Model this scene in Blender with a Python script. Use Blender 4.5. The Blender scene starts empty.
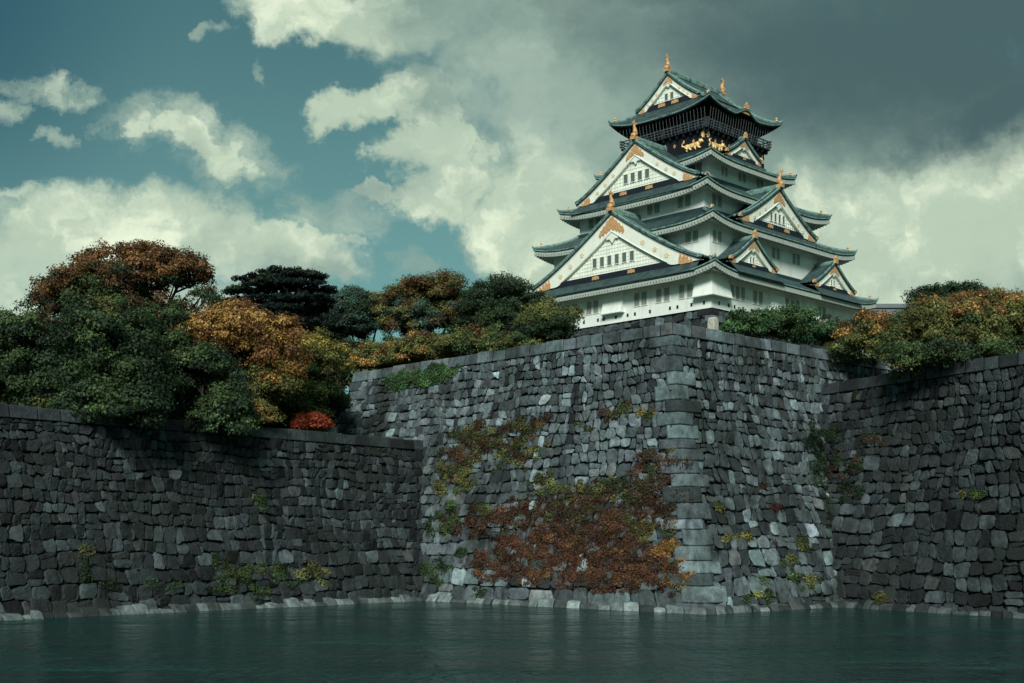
import bpy, math, random
import numpy as np
from mathutils import Vector

C = bpy.context.scene.collection
scene = bpy.context.scene
ZC = 5.05                       # eye height above the water (water is z = 0)
F = 1280.0                      # focal length in units of 1/1024 of the picture width

# ---------------------------------------------------------------- camera
cam_d = bpy.data.cameras.new('camera')
cam = bpy.data.objects.new('camera', cam_d); C.objects.link(cam)
cam.location = (0, 0, ZC); cam.rotation_euler = (math.pi/2, 0, 0)
cam_d.sensor_width = 36; cam_d.lens = 36*F/1024
cam_d.shift_y = 203.5/1024; cam_d.clip_end = 8000; cam_d.clip_start = 0.5
scene.camera = cam
scene.view_settings.view_transform = 'Standard'
scene.view_settings.look = 'None'
scene.view_settings.gamma = 1.0
scene.view_settings.use_curve_mapping = False
scene.view_settings.exposure = 0.62

# ---------------------------------------------------------------- sun
SUN_AZ = Vector((-0.17, -0.98)).normalized(); SUN_EL = math.radians(34)
tosun = Vector((SUN_AZ.x*math.cos(SUN_EL), SUN_AZ.y*math.cos(SUN_EL), math.sin(SUN_EL)))
sd = bpy.data.lights.new('sun', 'SUN'); sd.energy = 2.5; sd.angle = math.radians(18); sd.color = (1, .98, .91)
so = bpy.data.objects.new('sun', sd); C.objects.link(so)
so.rotation_euler = tosun.to_track_quat('Z', 'Y').to_euler(); so.location = (0, -20, 120)

# ---------------------------------------------------------------- node helpers
class NT:
    def __init__(s, tree): s.t = tree; s.n = tree.nodes; s.l = tree.links
    def new(s, typ, **kw):
        n = s.n.new(typ)
        for k, v in kw.items(): setattr(n, k, v)
        return n
    def put(s, sock, v):
        if hasattr(v, 'is_output'): s.l.new(v, sock)
        elif v is not None: sock.default_value = v
    def math(s, op, a, b=None, c=None, clamp=False):
        n = s.new('ShaderNodeMath', operation=op, use_clamp=clamp)
        s.put(n.inputs[0], a); s.put(n.inputs[1], b); s.put(n.inputs[2], c)
        return n.outputs[0]
    def vmath(s, op, a, b=None):
        n = s.new('ShaderNodeVectorMath', operation=op)
        s.put(n.inputs[0], a); s.put(n.inputs[1], b)
        return n.outputs['Value'] if op in ('DOT_PRODUCT', 'LENGTH') else n.outputs[0]
    def mix(s, f, a, b, blend='MIX'):
        n = s.new('ShaderNodeMix', data_type='RGBA', blend_type=blend)
        s.put(n.inputs[0], f)
        s.put(n.inputs[6], a if hasattr(a, 'is_output') else (*a, 1)); s.put(n.inputs[7], b if hasattr(b, 'is_output') else (*b, 1))
        return n.outputs[2]
    def noise(s, vec, scale, detail=4, rough=.55, dist=0.0, dim='3D'):
        n = s.new('ShaderNodeTexNoise', noise_dimensions=dim)
        s.put(n.inputs['Vector'], vec); n.inputs['Scale'].default_value = scale
        n.inputs['Detail'].default_value = detail; n.inputs['Roughness'].default_value = rough
        n.inputs['Distortion'].default_value = dist
        return n.outputs['Fac']
    def sstep(s, x, a, b):
        n = s.new('ShaderNodeMapRange', interpolation_type='SMOOTHSTEP')
        s.put(n.inputs[0], x); n.inputs[1].default_value = a; n.inputs[2].default_value = b
        return n.outputs[0]
    def rng(s, x, a, b, c, d):
        n = s.new('ShaderNodeMapRange')
        s.put(n.inputs[0], x)
        for i, v in enumerate((a, b, c, d)): n.inputs[i+1].default_value = v
        return n.outputs[0]

# ---------------------------------------------------------------- sky: blue gaps, cumulus, a dark rain cloud
world = bpy.data.worlds.new('World'); scene.world = world; world.use_nodes = True
w = NT(world.node_tree); w.n.clear()
sky = w.new('ShaderNodeTexSky', sky_type='NISHITA', sun_disc=False)
sky.sun_elevation = SUN_EL; sky.sun_rotation = math.atan2(SUN_AZ.x, SUN_AZ.y); sky.air_density = 1.2; sky.dust_density = .6
tc = w.new('ShaderNodeTexCoord'); d = tc.outputs['Generated']
sx = w.new('ShaderNodeSeparateXYZ'); w.l.new(d, sx.inputs[0])
yy = w.math('MAXIMUM', w.math('ABSOLUTE', sx.outputs[1]), .12)
U = w.math('DIVIDE', sx.outputs[0], yy); V = w.math('DIVIDE', sx.outputs[2], yy)   # tangent of bearing and of elevation
cb = w.new('ShaderNodeCombineXYZ'); w.put(cb.inputs[0], U); w.put(cb.inputs[1], V)
P0 = cb.outputs[0]
nz1 = w.new('ShaderNodeTexNoise'); w.put(nz1.inputs['Vector'], P0); nz1.inputs['Scale'].default_value = 7; nz1.inputs['Detail'].default_value = 7; nz1.inputs['Roughness'].default_value = .6
nz3 = w.new('ShaderNodeTexNoise'); w.put(nz3.inputs['Vector'], P0); nz3.inputs['Scale'].default_value = 28; nz3.inputs['Detail'].default_value = 6; nz3.inputs['Roughness'].default_value = .65
wrp = w.vmath('ADD', w.vmath('MULTIPLY', w.vmath('SUBTRACT', nz1.outputs['Color'], (.5, .5, .5)), (.13, .09, 0)), w.vmath('MULTIPLY', w.vmath('SUBTRACT', nz3.outputs['Color'], (.5, .5, .5)), (.05, .04, 0)))
P1 = w.vmath('ADD', P0, wrp)
vor = w.new('ShaderNodeTexVoronoi', feature='F1'); w.put(vor.inputs['Vector'], w.vmath('ADD', P0, w.vmath('MULTIPLY', wrp, (.6, .6, 0)))); vor.inputs['Scale'].default_value = 26; vor.inputs['Detail'].default_value = 2.0; vor.inputs['Roughness'].default_value = .5
billow = w.math('SUBTRACT', .5, vor.outputs['Distance'])          # rounded heads along the rim of a cumulus
nz2 = w.math('ADD', w.noise(P0, 12, 9, .64), w.math('MULTIPLY', billow, .22))
def uv(px, py): return ((px-512)/F, (545-py)/F)
def blob(P, px, py, rx, ry, rot=0.0):
    """1 in the middle of an elliptical patch of sky, 0 at its rim, negative beyond"""
    u, v = uv(px, py)
    q = w.vmath('SUBTRACT', P, (u, v, 0))
    if rot:
        r = w.new('ShaderNodeVectorRotate', rotation_type='Z_AXIS'); w.put(r.inputs['Vector'], q); r.inputs['Angle'].default_value = -math.radians(rot); q = r.outputs[0]
    q = w.vmath('MULTIPLY', q, (F/rx, F/ry, 0))
    return w.math('SUBTRACT', 1.0, w.vmath('DOT_PRODUCT', q, q))
def union(P, L):
    o = None
    for a in L:
        b = blob(P, *a)
        o = b if o is None else w.math('MAXIMUM', o, b)
    return o
cum = union(P1, [(95, 262, 135, 90), (185, 240, 92, 66), (255, 262, 105, 40), (300, 246, 52, 24), (-50, 280, 120, 75), (120, 320, 160, 50),
                 (205, 150, 62, 24, -24), (160, 128, 50, 14, -8),
                 (315, 10, 88, 40, -12), (368, 104, 58, 26, 4), (425, 110, 50, 50), (425, 158, 62, 34), (440, 196, 66, 34), (372, 192, 34, 12),
                 (395, 14, 75, 52), (660, 40, 285, 190), (600, 200, 150, 150), (520, 225, 80, 60), (900, 200, 420, 260), (560, -160, 330, 220), (1100, -120, 520, 320), (700, -1100, 1700, 900)])  # last patch: unseen cloud overhead, added to raise the ambient light
dens = w.math('ADD', w.math('MULTIPLY', cum, 2.0), w.math('MULTIPLY', w.math('SUBTRACT', nz2, .5), 2.6))
thick = w.sstep(dens, -.35, 1.05)
wisp = union(P1, [(200, 142, 110, 38, -22), (50, 80, 66, 16, -8), (-5, 100, 36, 14), (208, 26, 22, 12), (276, 66, 14, 15), (30, 190, 24, 12), (62, 130, 30, 10, -10), (404, 264, 24, 15), (330, 215, 70, 30)])
wd = w.math('ADD', w.math('MULTIPLY', wisp, 1.3), w.math('MULTIPLY', w.math('SUBTRACT', w.noise(w.vmath('MULTIPLY', P1, (1, 1.7, 1)), 22, 7, .66), .5), 3.4))
alpha = w.math('MAXIMUM', thick, w.math('MULTIPLY', w.sstep(wd, -.3, 1.6), .75))
# how bright the cloud is: lit cumulus, grey sheet, dark rain cloud
lit = union(P1, [(110, 225, 200, 85), (60, 285, 180, 60), (290, 242, 80, 32), (200, 142, 120, 40, -22), (330, 8, 80, 50), (362, 104, 60, 30), (428, 160, 70, 34), (450, 205, 75, 30), (515, 215, 75, 75), (570, 250, 90, 50), (960, 232, 190, 78, 10), (880, 205, 110, 50), (50, 80, 80, 30), (1010, 190, 100, 50), (700, -1100, 1700, 800)])  # last patch brightens the added overhead cloud so it works as fill light
litn = w.math('ADD', w.math('MULTIPLY', w.math('SUBTRACT', w.noise(P1, 7, 6, .55), .5), 1.6), w.math('MULTIPLY', billow, .5))
litf = w.sstep(w.math('ADD', lit, litn), -.9, .9)
drk = union(P1, [(900, 50, 280, 95, -9), (1010, 10, 330, 130), (740, -70, 200, 90), (1010, 110, 150, 40, 10)])
drkf = w.sstep(w.math('ADD', drk, w.math('MULTIPLY', w.math('SUBTRACT', w.noise(P0, 4, 4, .5), .5), .7)), -.95, .9)
cream = w.mix(w.sstep(w.math('ADD', w.noise(P1, 15, 6, .6), w.math('MULTIPLY', billow, .15)), .36, .66), (.32, .40, .31), (.56, .62, .47))
grey = w.mix(w.sstep(w.noise(P1, 5, 6, .6), .35, .66), (.150, .222, .192), (.245, .325, .275))
ccol = w.mix(litf, grey, cream)
ccol = w.mix(drkf, ccol, (.046, .085, .090))
under = w.sstep(w.math('ADD', blob(P1, 140, 300, 190, 42), w.math('MULTIPLY', w.math('SUBTRACT', w.noise(P0, 14, 5), .5), .9)), -.2, 1)
ccol = w.mix(w.math('MULTIPLY', under, .35), ccol, (.26, .36, .32))
nb = w.mix(1.0, sky.outputs[0], (.011, .034, .030), 'MULTIPLY')
deep = w.mix(w.sstep(V, .12, .46), (.135, .262, .245), (.052, .118, .127))
deep = w.mix(w.math('MULTIPLY', w.sstep(U, -.24, -.44), w.sstep(V, .16, .44)), deep, (.022, .062, .085))
blue = w.mix(.75, nb, deep)
total = w.mix(alpha, blue, ccol)
low = w.sstep(V, -.02, .03)
total = w.mix(low, (.02, .045, .045), total)
bg = w.new('ShaderNodeBackground'); bg.inputs['Strength'].default_value = 0.1
w.l.new(w.vmath('MULTIPLY', total, (10, 10, 10)), bg.inputs['Color'])
wo = w.new('ShaderNodeOutputWorld'); w.l.new(bg.outputs[0], wo.inputs[0])

# ---------------------------------------------------------------- materials
def mat(name, base, rough=.7, var=.25, scale=1.5, metallic=0, bump=0, bscale=6, attr=None, tint=None, stain=None, spec=.3, stretch=None):
    m = bpy.data.materials.new(name); m.use_nodes = True; m.node_tree.nodes.clear(); t = NT(m.node_tree)
    co = t.new('ShaderNodeTexCoord').outputs['Object']
    if stretch: co2 = t.vmath('MULTIPLY', co, stretch)
    else: co2 = co
    if attr:
        a = t.new('ShaderNodeVertexColor', layer_name=attr).outputs['Color']; col = t.mix(1.0, a, base, 'MULTIPLY')
    else: col = base
    n = t.noise(co2, scale, 5, .6)
    g = t.rng(n, .3, .7, 1-var, 1+var)
    cmb = t.new('ShaderNodeCombineColor'); [t.put(cmb.inputs[i], g) for i in range(3)]
    col = t.mix(1.0, col, cmb.outputs[0], 'MULTIPLY')
    if tint: col = t.mix(t.math('MULTIPLY', t.sstep(t.noise(co, tint[1], 4, .6), .48, .68), tint[2]), col, tint[0])
    if stain:     # weathering runs: dark streaks pulled out along the vertical
        sv = t.vmath('MULTIPLY', co, (stain[1], stain[1], stain[1]*.16))
        col = t.mix(t.math('MULTIPLY', t.sstep(t.noise(sv, 1, 5, .62), .5, .68), stain[2]), col, stain[0])
    b = t.new('ShaderNodeBsdfPrincipled'); t.put(b.inputs['Base Color'], col if hasattr(col, 'is_output') else (*col, 1))
    b.inputs['Roughness'].default_value = rough; b.inputs['Metallic'].default_value = metallic; b.inputs['Specular IOR Level'].default_value = spec
    if bump:
        bp = t.new('ShaderNodeBump'); bp.inputs['Strength'].default_value = bump; bp.inputs['Distance'].default_value = .12
        t.l.new(t.noise(co, bscale, 6, .65), bp.inputs['Height']); t.l.new(bp.outputs[0], b.inputs['Normal'])
    o = t.new('ShaderNodeOutputMaterial'); t.l.new(b.outputs[0], o.inputs[0])
    return m
M = {}
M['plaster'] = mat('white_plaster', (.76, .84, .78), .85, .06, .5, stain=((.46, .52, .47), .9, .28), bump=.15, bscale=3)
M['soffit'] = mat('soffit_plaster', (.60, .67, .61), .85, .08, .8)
M['trimw'] = mat('pale_board', (.36, .43, .385), .8, .14, 2)
M['barge'] = mat('barge_white', (.76, .83, .73), .75, .06, 1.2, stain=((.5, .55, .46), 1.2, .3))
M['tile'] = mat('copper_tile', (.036, .070, .070), .55, .4, 1.1, tint=((.016, .034, .040), .6, .85), spec=.4)
M['tile_dark'] = mat('dark_copper_tile', (.018, .042, .046), .5, .35, 1.4, spec=.35)
M['verdigris'] = mat('verdigris_edge', (.155, .27, .24), .6, .3, 1.6, tint=((.025, .05, .055), 1.2, .8))
M['black'] = mat('black_lacquer', (.008, .010, .014), .45, .3, 2, spec=.35)
M['navy'] = mat('navy_band', (.012, .017, .026), .6, .3, 2)
M['gold'] = mat('gold_leaf', (.62, .38, .18), .55, .35, 4, metallic=.2, bump=.5, bscale=9, tint=((.45, .22, .10), 3, .6))
M['palegold'] = mat('pale_gold_leaf', (.95, .66, .30), .5, .22, 6, metallic=.25, bump=.5, bscale=8)
M['faded'] = mat('faded_gilding', (.72, .60, .40), .6, .25, 5)
M['pane'] = mat('window_pane', (.11, .14, .13), .4, .25, 2, spec=.5)
M['bars'] = mat('window_bars', (.40, .46, .42), .7, .15, 3)
M['hole'] = mat('loophole_dark', (.012, .018, .018), .8)
M['stone'] = mat('moat_stone', (.70, .84, .93), .85, .45, 1.7, attr='Col', bump=.8, bscale=4, tint=((.018, .026, .022), .17, .75), stain=((.012, .015, .018), .5, .7), spec=.25)
M['mortar'] = mat('joint_earth', (.010, .013, .014), .95, .3, 2, spec=.1)
M['earth'] = mat('terrace_earth', (.05, .055, .03), .95, .4, .3)
M['bark'] = mat('bark', (.030, .027, .022), .9, .4, 3, bump=.6)
M['twig'] = mat('grey_twig', (.11, .12, .12), .9, .2, 2)
M['leaf'] = None
M['annex'] = mat('grey_cladding', (.14, .17, .18), .75, .12, .4)
M['pier'] = mat('pale_granite', (.42, .42, .36), .85, .3, 2.5, bump=.5, stain=((.12, .12, .1), 1.2, .5))

def leaf_mat():
    m = bpy.data.materials.new('leaf'); m.use_nodes = True; m.node_tree.nodes.clear(); t = NT(m.node_tree)
    a = t.new('ShaderNodeVertexColor', layer_name='Col').outputs['Color']
    b = t.new('ShaderNodeBsdfPrincipled'); t.l.new(a, b.inputs['Base Color']); b.inputs['Roughness'].default_value = .6; b.inputs['Specular IOR Level'].default_value = .2
    tr = t.new('ShaderNodeBsdfTranslucent'); t.l.new(a, tr.inputs['Color'])
    mx = t.new('ShaderNodeMixShader'); mx.inputs[0].default_value = .25
    t.l.new(b.outputs[0], mx.inputs[1]); t.l.new(tr.outputs[0], mx.inputs[2])
    o = t.new('ShaderNodeOutputMaterial'); t.l.new(mx.outputs[0], o.inputs[0]); return m
M['leaf'] = leaf_mat()

def water_mat():
    m = bpy.data.materials.new('moat_water'); m.use_nodes = True; m.node_tree.nodes.clear(); t = NT(m.node_tree)
    co = t.new('ShaderNodeTexCoord').outputs['Object']
    b = t.new('ShaderNodeBsdfPrincipled'); b.inputs['Base Color'].default_value = (.003, .032, .029, 1)
    b.inputs['Roughness'].default_value = .12; b.inputs['IOR'].default_value = 1.33; b.inputs['Specular IOR Level'].default_value = .30
    v1 = t.vmath('MULTIPLY', co, (.75, .42, 1)); v2 = t.vmath('MULTIPLY', co, (2.2, 1.1, 1)); v3 = t.vmath('MULTIPLY', co, (.05, .09, 1))
    calm = t.rng(t.noise(v3, 1, 3, .5), .35, .65, .3, 1.6)
    h = t.math('ADD', t.math('MULTIPLY', t.noise(v1, 1, 3, .6, .6), .30), t.math('MULTIPLY', t.noise(v2, 1, 3, .65, .5), .20))
    h = t.math('MULTIPLY', h, calm)
    bp = t.new('ShaderNodeBump'); bp.inputs['Strength'].default_value = 1.0; bp.inputs['Distance'].default_value = 2.7
    t.l.new(h, bp.inputs['Height']); t.l.new(bp.outputs[0], b.inputs['Normal'])
    o = t.new('ShaderNodeOutputMaterial'); t.l.new(b.outputs[0], o.inputs[0]); return m
M['water'] = water_mat()

# ---------------------------------------------------------------- mesh helpers
class MB:
    """collects faces of one mesh"""
    def __init__(s): s.v = []; s.f = []; s.c = []; s.mi = []; s.cur = 0
    def add(s, vs, fs, col=None):
        o = len(s.v); s.v.extend([tuple(p) for p in vs]); s.f.extend([tuple(i+o for i in f) for f in fs]); s.mi.extend([s.cur]*len(fs))
        if col is not None: s.c.extend([col]*len(vs))
    def box(s, x0, x1, y0, y1, z0, z1):
        s.add([(x0,y0,z0),(x1,y0,z0),(x1,y1,z0),(x0,y1,z0),(x0,y0,z1),(x1,y0,z1),(x1,y1,z1),(x0,y1,z1)],
              [(0,3,2,1),(4,5,6,7),(0,1,5,4),(1,2,6,5),(2,3,7,6),(3,0,4,7)])
    def grid(s, rows, close=False, col=None):
        n = len(rows[0]); vs = [p for r in rows for p in r]; fs = []
        for i in range(len(rows)-1):
            for j in range(n-1 if not close else n):
                k = (j+1) % n
                fs.append((i*n+j, i*n+k, (i+1)*n+k, (i+1)*n+j))
        s.add(vs, fs, col)
    def prism(s, poly, mp, q0, q1):
        """polygon [(p, z)] given thickness from q0 to q1; mp maps (p, q, z) to the frame"""
        n = len(poly)
        vs = [mp(p, q1, z) for p, z in poly] + [mp(p, q0, z) for p, z in poly]
        fs = [tuple(range(n)), tuple(range(2*n-1, n-1, -1))] + [(i, n+i, n+(i+1) % n, (i+1) % n) for i in range(n)]
        s.add(vs, fs)
    def tube(s, pts, rad, sides=8, caps=True, col=None):
        rows = []; pts = [Vector(p) for p in pts]
        for i, p in enumerate(pts):
            t = (pts[min(i+1, len(pts)-1)] - pts[max(i-1, 0)])
            t = t.normalized() if t.length > 1e-6 else Vector((0, 0, 1))
            a = t.cross(Vector((0, 0, 1)) if abs(t.z) < .9 else Vector((1, 0, 0))).normalized(); b = t.cross(a)
            r = rad[i] if hasattr(rad, '__len__') else rad
            rows.append([p + a*(r*math.cos(2*math.pi*k/sides)) + b*(r*math.sin(2*math.pi*k/sides)) for k in range(sides)])
        o = len(s.v); s.grid(rows, True, col)
        if caps:
            n = sides; s.f.append(tuple(o+i for i in range(n))[::-1]); s.f.append(tuple(o+(len(rows)-1)*n+i for i in range(n))); s.mi += [s.cur]*2
    def build(s, name, m, parent=None, smooth=False, normals=True):
        me = bpy.data.meshes.new(name); me.from_pydata(s.v, [], s.f)
        for mm in (m if isinstance(m, (list, tuple)) else [m]): me.materials.append(mm)
        if isinstance(m, (list, tuple)): me.polygons.foreach_set('material_index', s.mi)
        if s.c:
            at = me.color_attributes.new('Col', 'FLOAT_COLOR', 'POINT')
            at.data.foreach_set('color', np.array([(*c[:3], 1) for c in s.c], dtype=np.float32).ravel())
        if smooth: me.polygons.foreach_set('use_smooth', [True]*len(s.f))
        me.validate(); me.update()
        o = bpy.data.objects.new(name, me); C.objects.link(o)
        if parent: o.parent = parent
        return o
def tag(o, label=None, cat=None, group=None, kind=None):
    for k, v in (('label', label), ('category', cat), ('group', group), ('kind', kind)):
        if v: o[k] = v
    return o
def empty(name, loc, rz=0, **kw):
    o = bpy.data.objects.new(name, None); C.objects.link(o); o.location = loc; o.rotation_euler = (0, 0, rz); o.empty_display_size = .5
    return tag(o, **kw)
def at(px, depth): return ((px-512)/F*depth, depth)
def zat(py, depth): return ZC + (545-py)/F*depth

# ---------------------------------------------------------------- water and ground
mb = MB(); mb.add([(-900, -200, 0), (900, -200, 0), (900, 900, 0), (-900, 900, 0)], [(0, 1, 2, 3)])
mb.build('water', M['water'])['kind'] = 'structure'

v2 = lambda x, y: Vector((x, y))
TC = v2(12.6, 100.7); AL = v2(-.696, .718).normalized(); BR = v2(.743, .669).normalized()
TL = TC + AL*41.1; D3 = v2(-.02, 1).normalized(); D4 = v2(-.6, .8)
ZB = ZC+17.5                                      # top of the bastion
LW = v2(.652, .758).normalized(); LWn = v2(LW.y, -LW.x); L0 = v2(-34.4, 86) - LWn*3.2; ZL = ZC+9.85
RW = v2(.47, -.883).normalized(); RWn = v2(RW.y, -RW.x); R0 = v2(26.7, 104.85) - RWn*4.5; ZR = ZC+14.2
RE = R0 + RW*17.5; RS = R0 - RW*9
mb = MB()
def poly(pts, z): mb.add([(p.x, p.y, z) for p in pts], [tuple(range(len(pts)))])
poly([TL, TC, TC+BR*1500, TL+D3*14+D4*900, TL+D3*14], ZB-.1)
a, b = L0-LW*95, L0+LW*60
poly([a, b, b-LWn*1500, a-LWn*1500], ZL-.1)
poly([RS+BR*2, RE, RE+v2(.835, .55)*900, RS+BR*1200], ZR-.1)
mb.build('ground', M['earth'])['kind'] = 'structure'

# ---------------------------------------------------------------- dry stone walls
rng = np.random.default_rng(11)
class Face:
    """a battered wall face between two top corners; P(s, h, off): s metres along, h below the top, off proud of the face"""
    def __init__(s, p0, p1, z, H, W, n, v0=None, v1=None, conc=.55):
        s.p0, s.p1, s.z, s.H, s.W, s.n = p0, p1, z, H, W, n; s.L = (p1-p0).length; s.conc = conc
        s.v0, s.v1 = v0, v1
    def prof(s, h):
        t = max(h, 0)/s.H; return (1-s.conc)*t + s.conc*t*t
    def corner(s, nb, W2, h, off):
        a1 = s.W*s.prof(h)+off; 
        if nb is None: return s.n*a1
        a2 = W2*s.prof(h)+off; n1, n2 = s.n, nb
        det = n1.x*n2.y-n1.y*n2.x
        return Vector(((a1*n2.y-a2*n1.y)/det, (n1.x*a2-n2.x*a1)/det))
    def P(s, q, h, off=0.):
        c0 = s.p0 + s.corner(*(s.v0 or (None, 0)), h, off); c1 = s.p1 + s.corner(*(s.v1 or (None, 0)), h, off)
        p = c0.lerp(c1, q/s.L)
        return (p.x, p.y, s.z-h)
    def find(s, px, py):
        best = (1e9, 0, 0)
        lo = [0, s.L, 0, s.H]
        for it in range(4):
            for q in np.linspace(lo[0], lo[1], 15):
                for h in np.linspace(lo[2], lo[3], 15):
                    x, y, z = s.P(q, h)
                    if y < 1: continue
                    e = (512+F*x/y-px)**2 + (545-F*(z-ZC)/y-py)**2
                    if e < best[0]: best = (e, q, h)
            dq = (lo[1]-lo[0])/8; dh = (lo[3]-lo[2])/8
            lo = [best[1]-dq, best[1]+dq, best[2]-dh, best[2]+dh]
        return best[1], best[2]
def noise1(seed):
    r = np.random.default_rng(seed); ph = r.uniform(0, 6.28, 6); fr = r.uniform(.15, .9, 6); am = r.uniform(.3, 1, 6)
    return lambda x: float(np.sum(am*np.sin(fr*x+ph))/3)
def wob(q, h, sc=.35, seed=0):
    return (math.sin(q*sc+1.3*h*sc+seed)+.6*math.sin(2.3*q*sc-1.7*h*sc+2*seed))*.5
SQ = []
for k in range(14):
    t = 2*math.pi*k/14; SQ.append((math.cos(t), math.sin(t)))
def stone(mb, fc, quad, col, flat=False, depth=.30, bulge=None, warp=True, big=1.):
    """one stone: quad = four (q, h) corners in order"""
    q = np.array(quad, float)
    e = rng.uniform(5, 14)
    g = .02 if flat else .022
    cx = q.mean(0); w_ = np.linalg.norm(q[1]-q[0]); h_ = np.linalg.norm(q[3]-q[0])
    bl = (rng.uniform(.02, .09) if flat else rng.uniform(.04, .11)) if bulge is None else bulge
    tilt = rng.normal(0, .05 if flat else .085, 2)
    rj = 1+rng.normal(0, .035, 14); rj = np.minimum(rj, 1.04)
    rings = []
    for sc, hh in ((1.0, -depth), (1-2*g/max(w_, .3), -.03), (.86 if not flat else .90, .66), (.5, .92)):
        ring = []
        for jj, (c, s_) in enumerate(SQ):
            r = rj[jj]*(abs(c)**e+abs(s_)**e)**(-1/e)
            u, v = c*r*sc*.5+.5, s_*r*sc*.5+.5
            p = q[0]*(1-u)*(1-v)+q[1]*u*(1-v)+q[2]*u*v+q[3]*(1-u)*v
            jit = 0 if flat else rng.normal(0, .022, 2)
            p = p + jit
            if warp:
                p = p + np.array([.28*wob(p[0], p[1], .55, 1), .22*wob(p[0], p[1], .42, 4)])*(0 if p[1] < 1.2 else 1)
            off = hh if hh < 0 else hh*bl + tilt[0]*(u-.5)*2*w_ + tilt[1]*(v-.5)*2*h_ + (0 if flat else rng.normal(0, .012))
            ring.append(fc.P(p[0], max(p[1], 0), off))
        rings.append(ring)
    mb.grid([r[::-1] for r in rings], True, col)
    o = len(mb.v)-14; mb.f.append(tuple(range(o, o+14))); mb.mi.append(0)
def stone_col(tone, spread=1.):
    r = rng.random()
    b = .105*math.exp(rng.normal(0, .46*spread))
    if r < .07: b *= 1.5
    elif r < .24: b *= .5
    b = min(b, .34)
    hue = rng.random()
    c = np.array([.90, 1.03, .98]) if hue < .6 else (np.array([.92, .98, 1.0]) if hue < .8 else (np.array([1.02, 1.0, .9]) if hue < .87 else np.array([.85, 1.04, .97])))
    return tuple(np.clip(c*b*tone, 0.004, .5))
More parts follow.
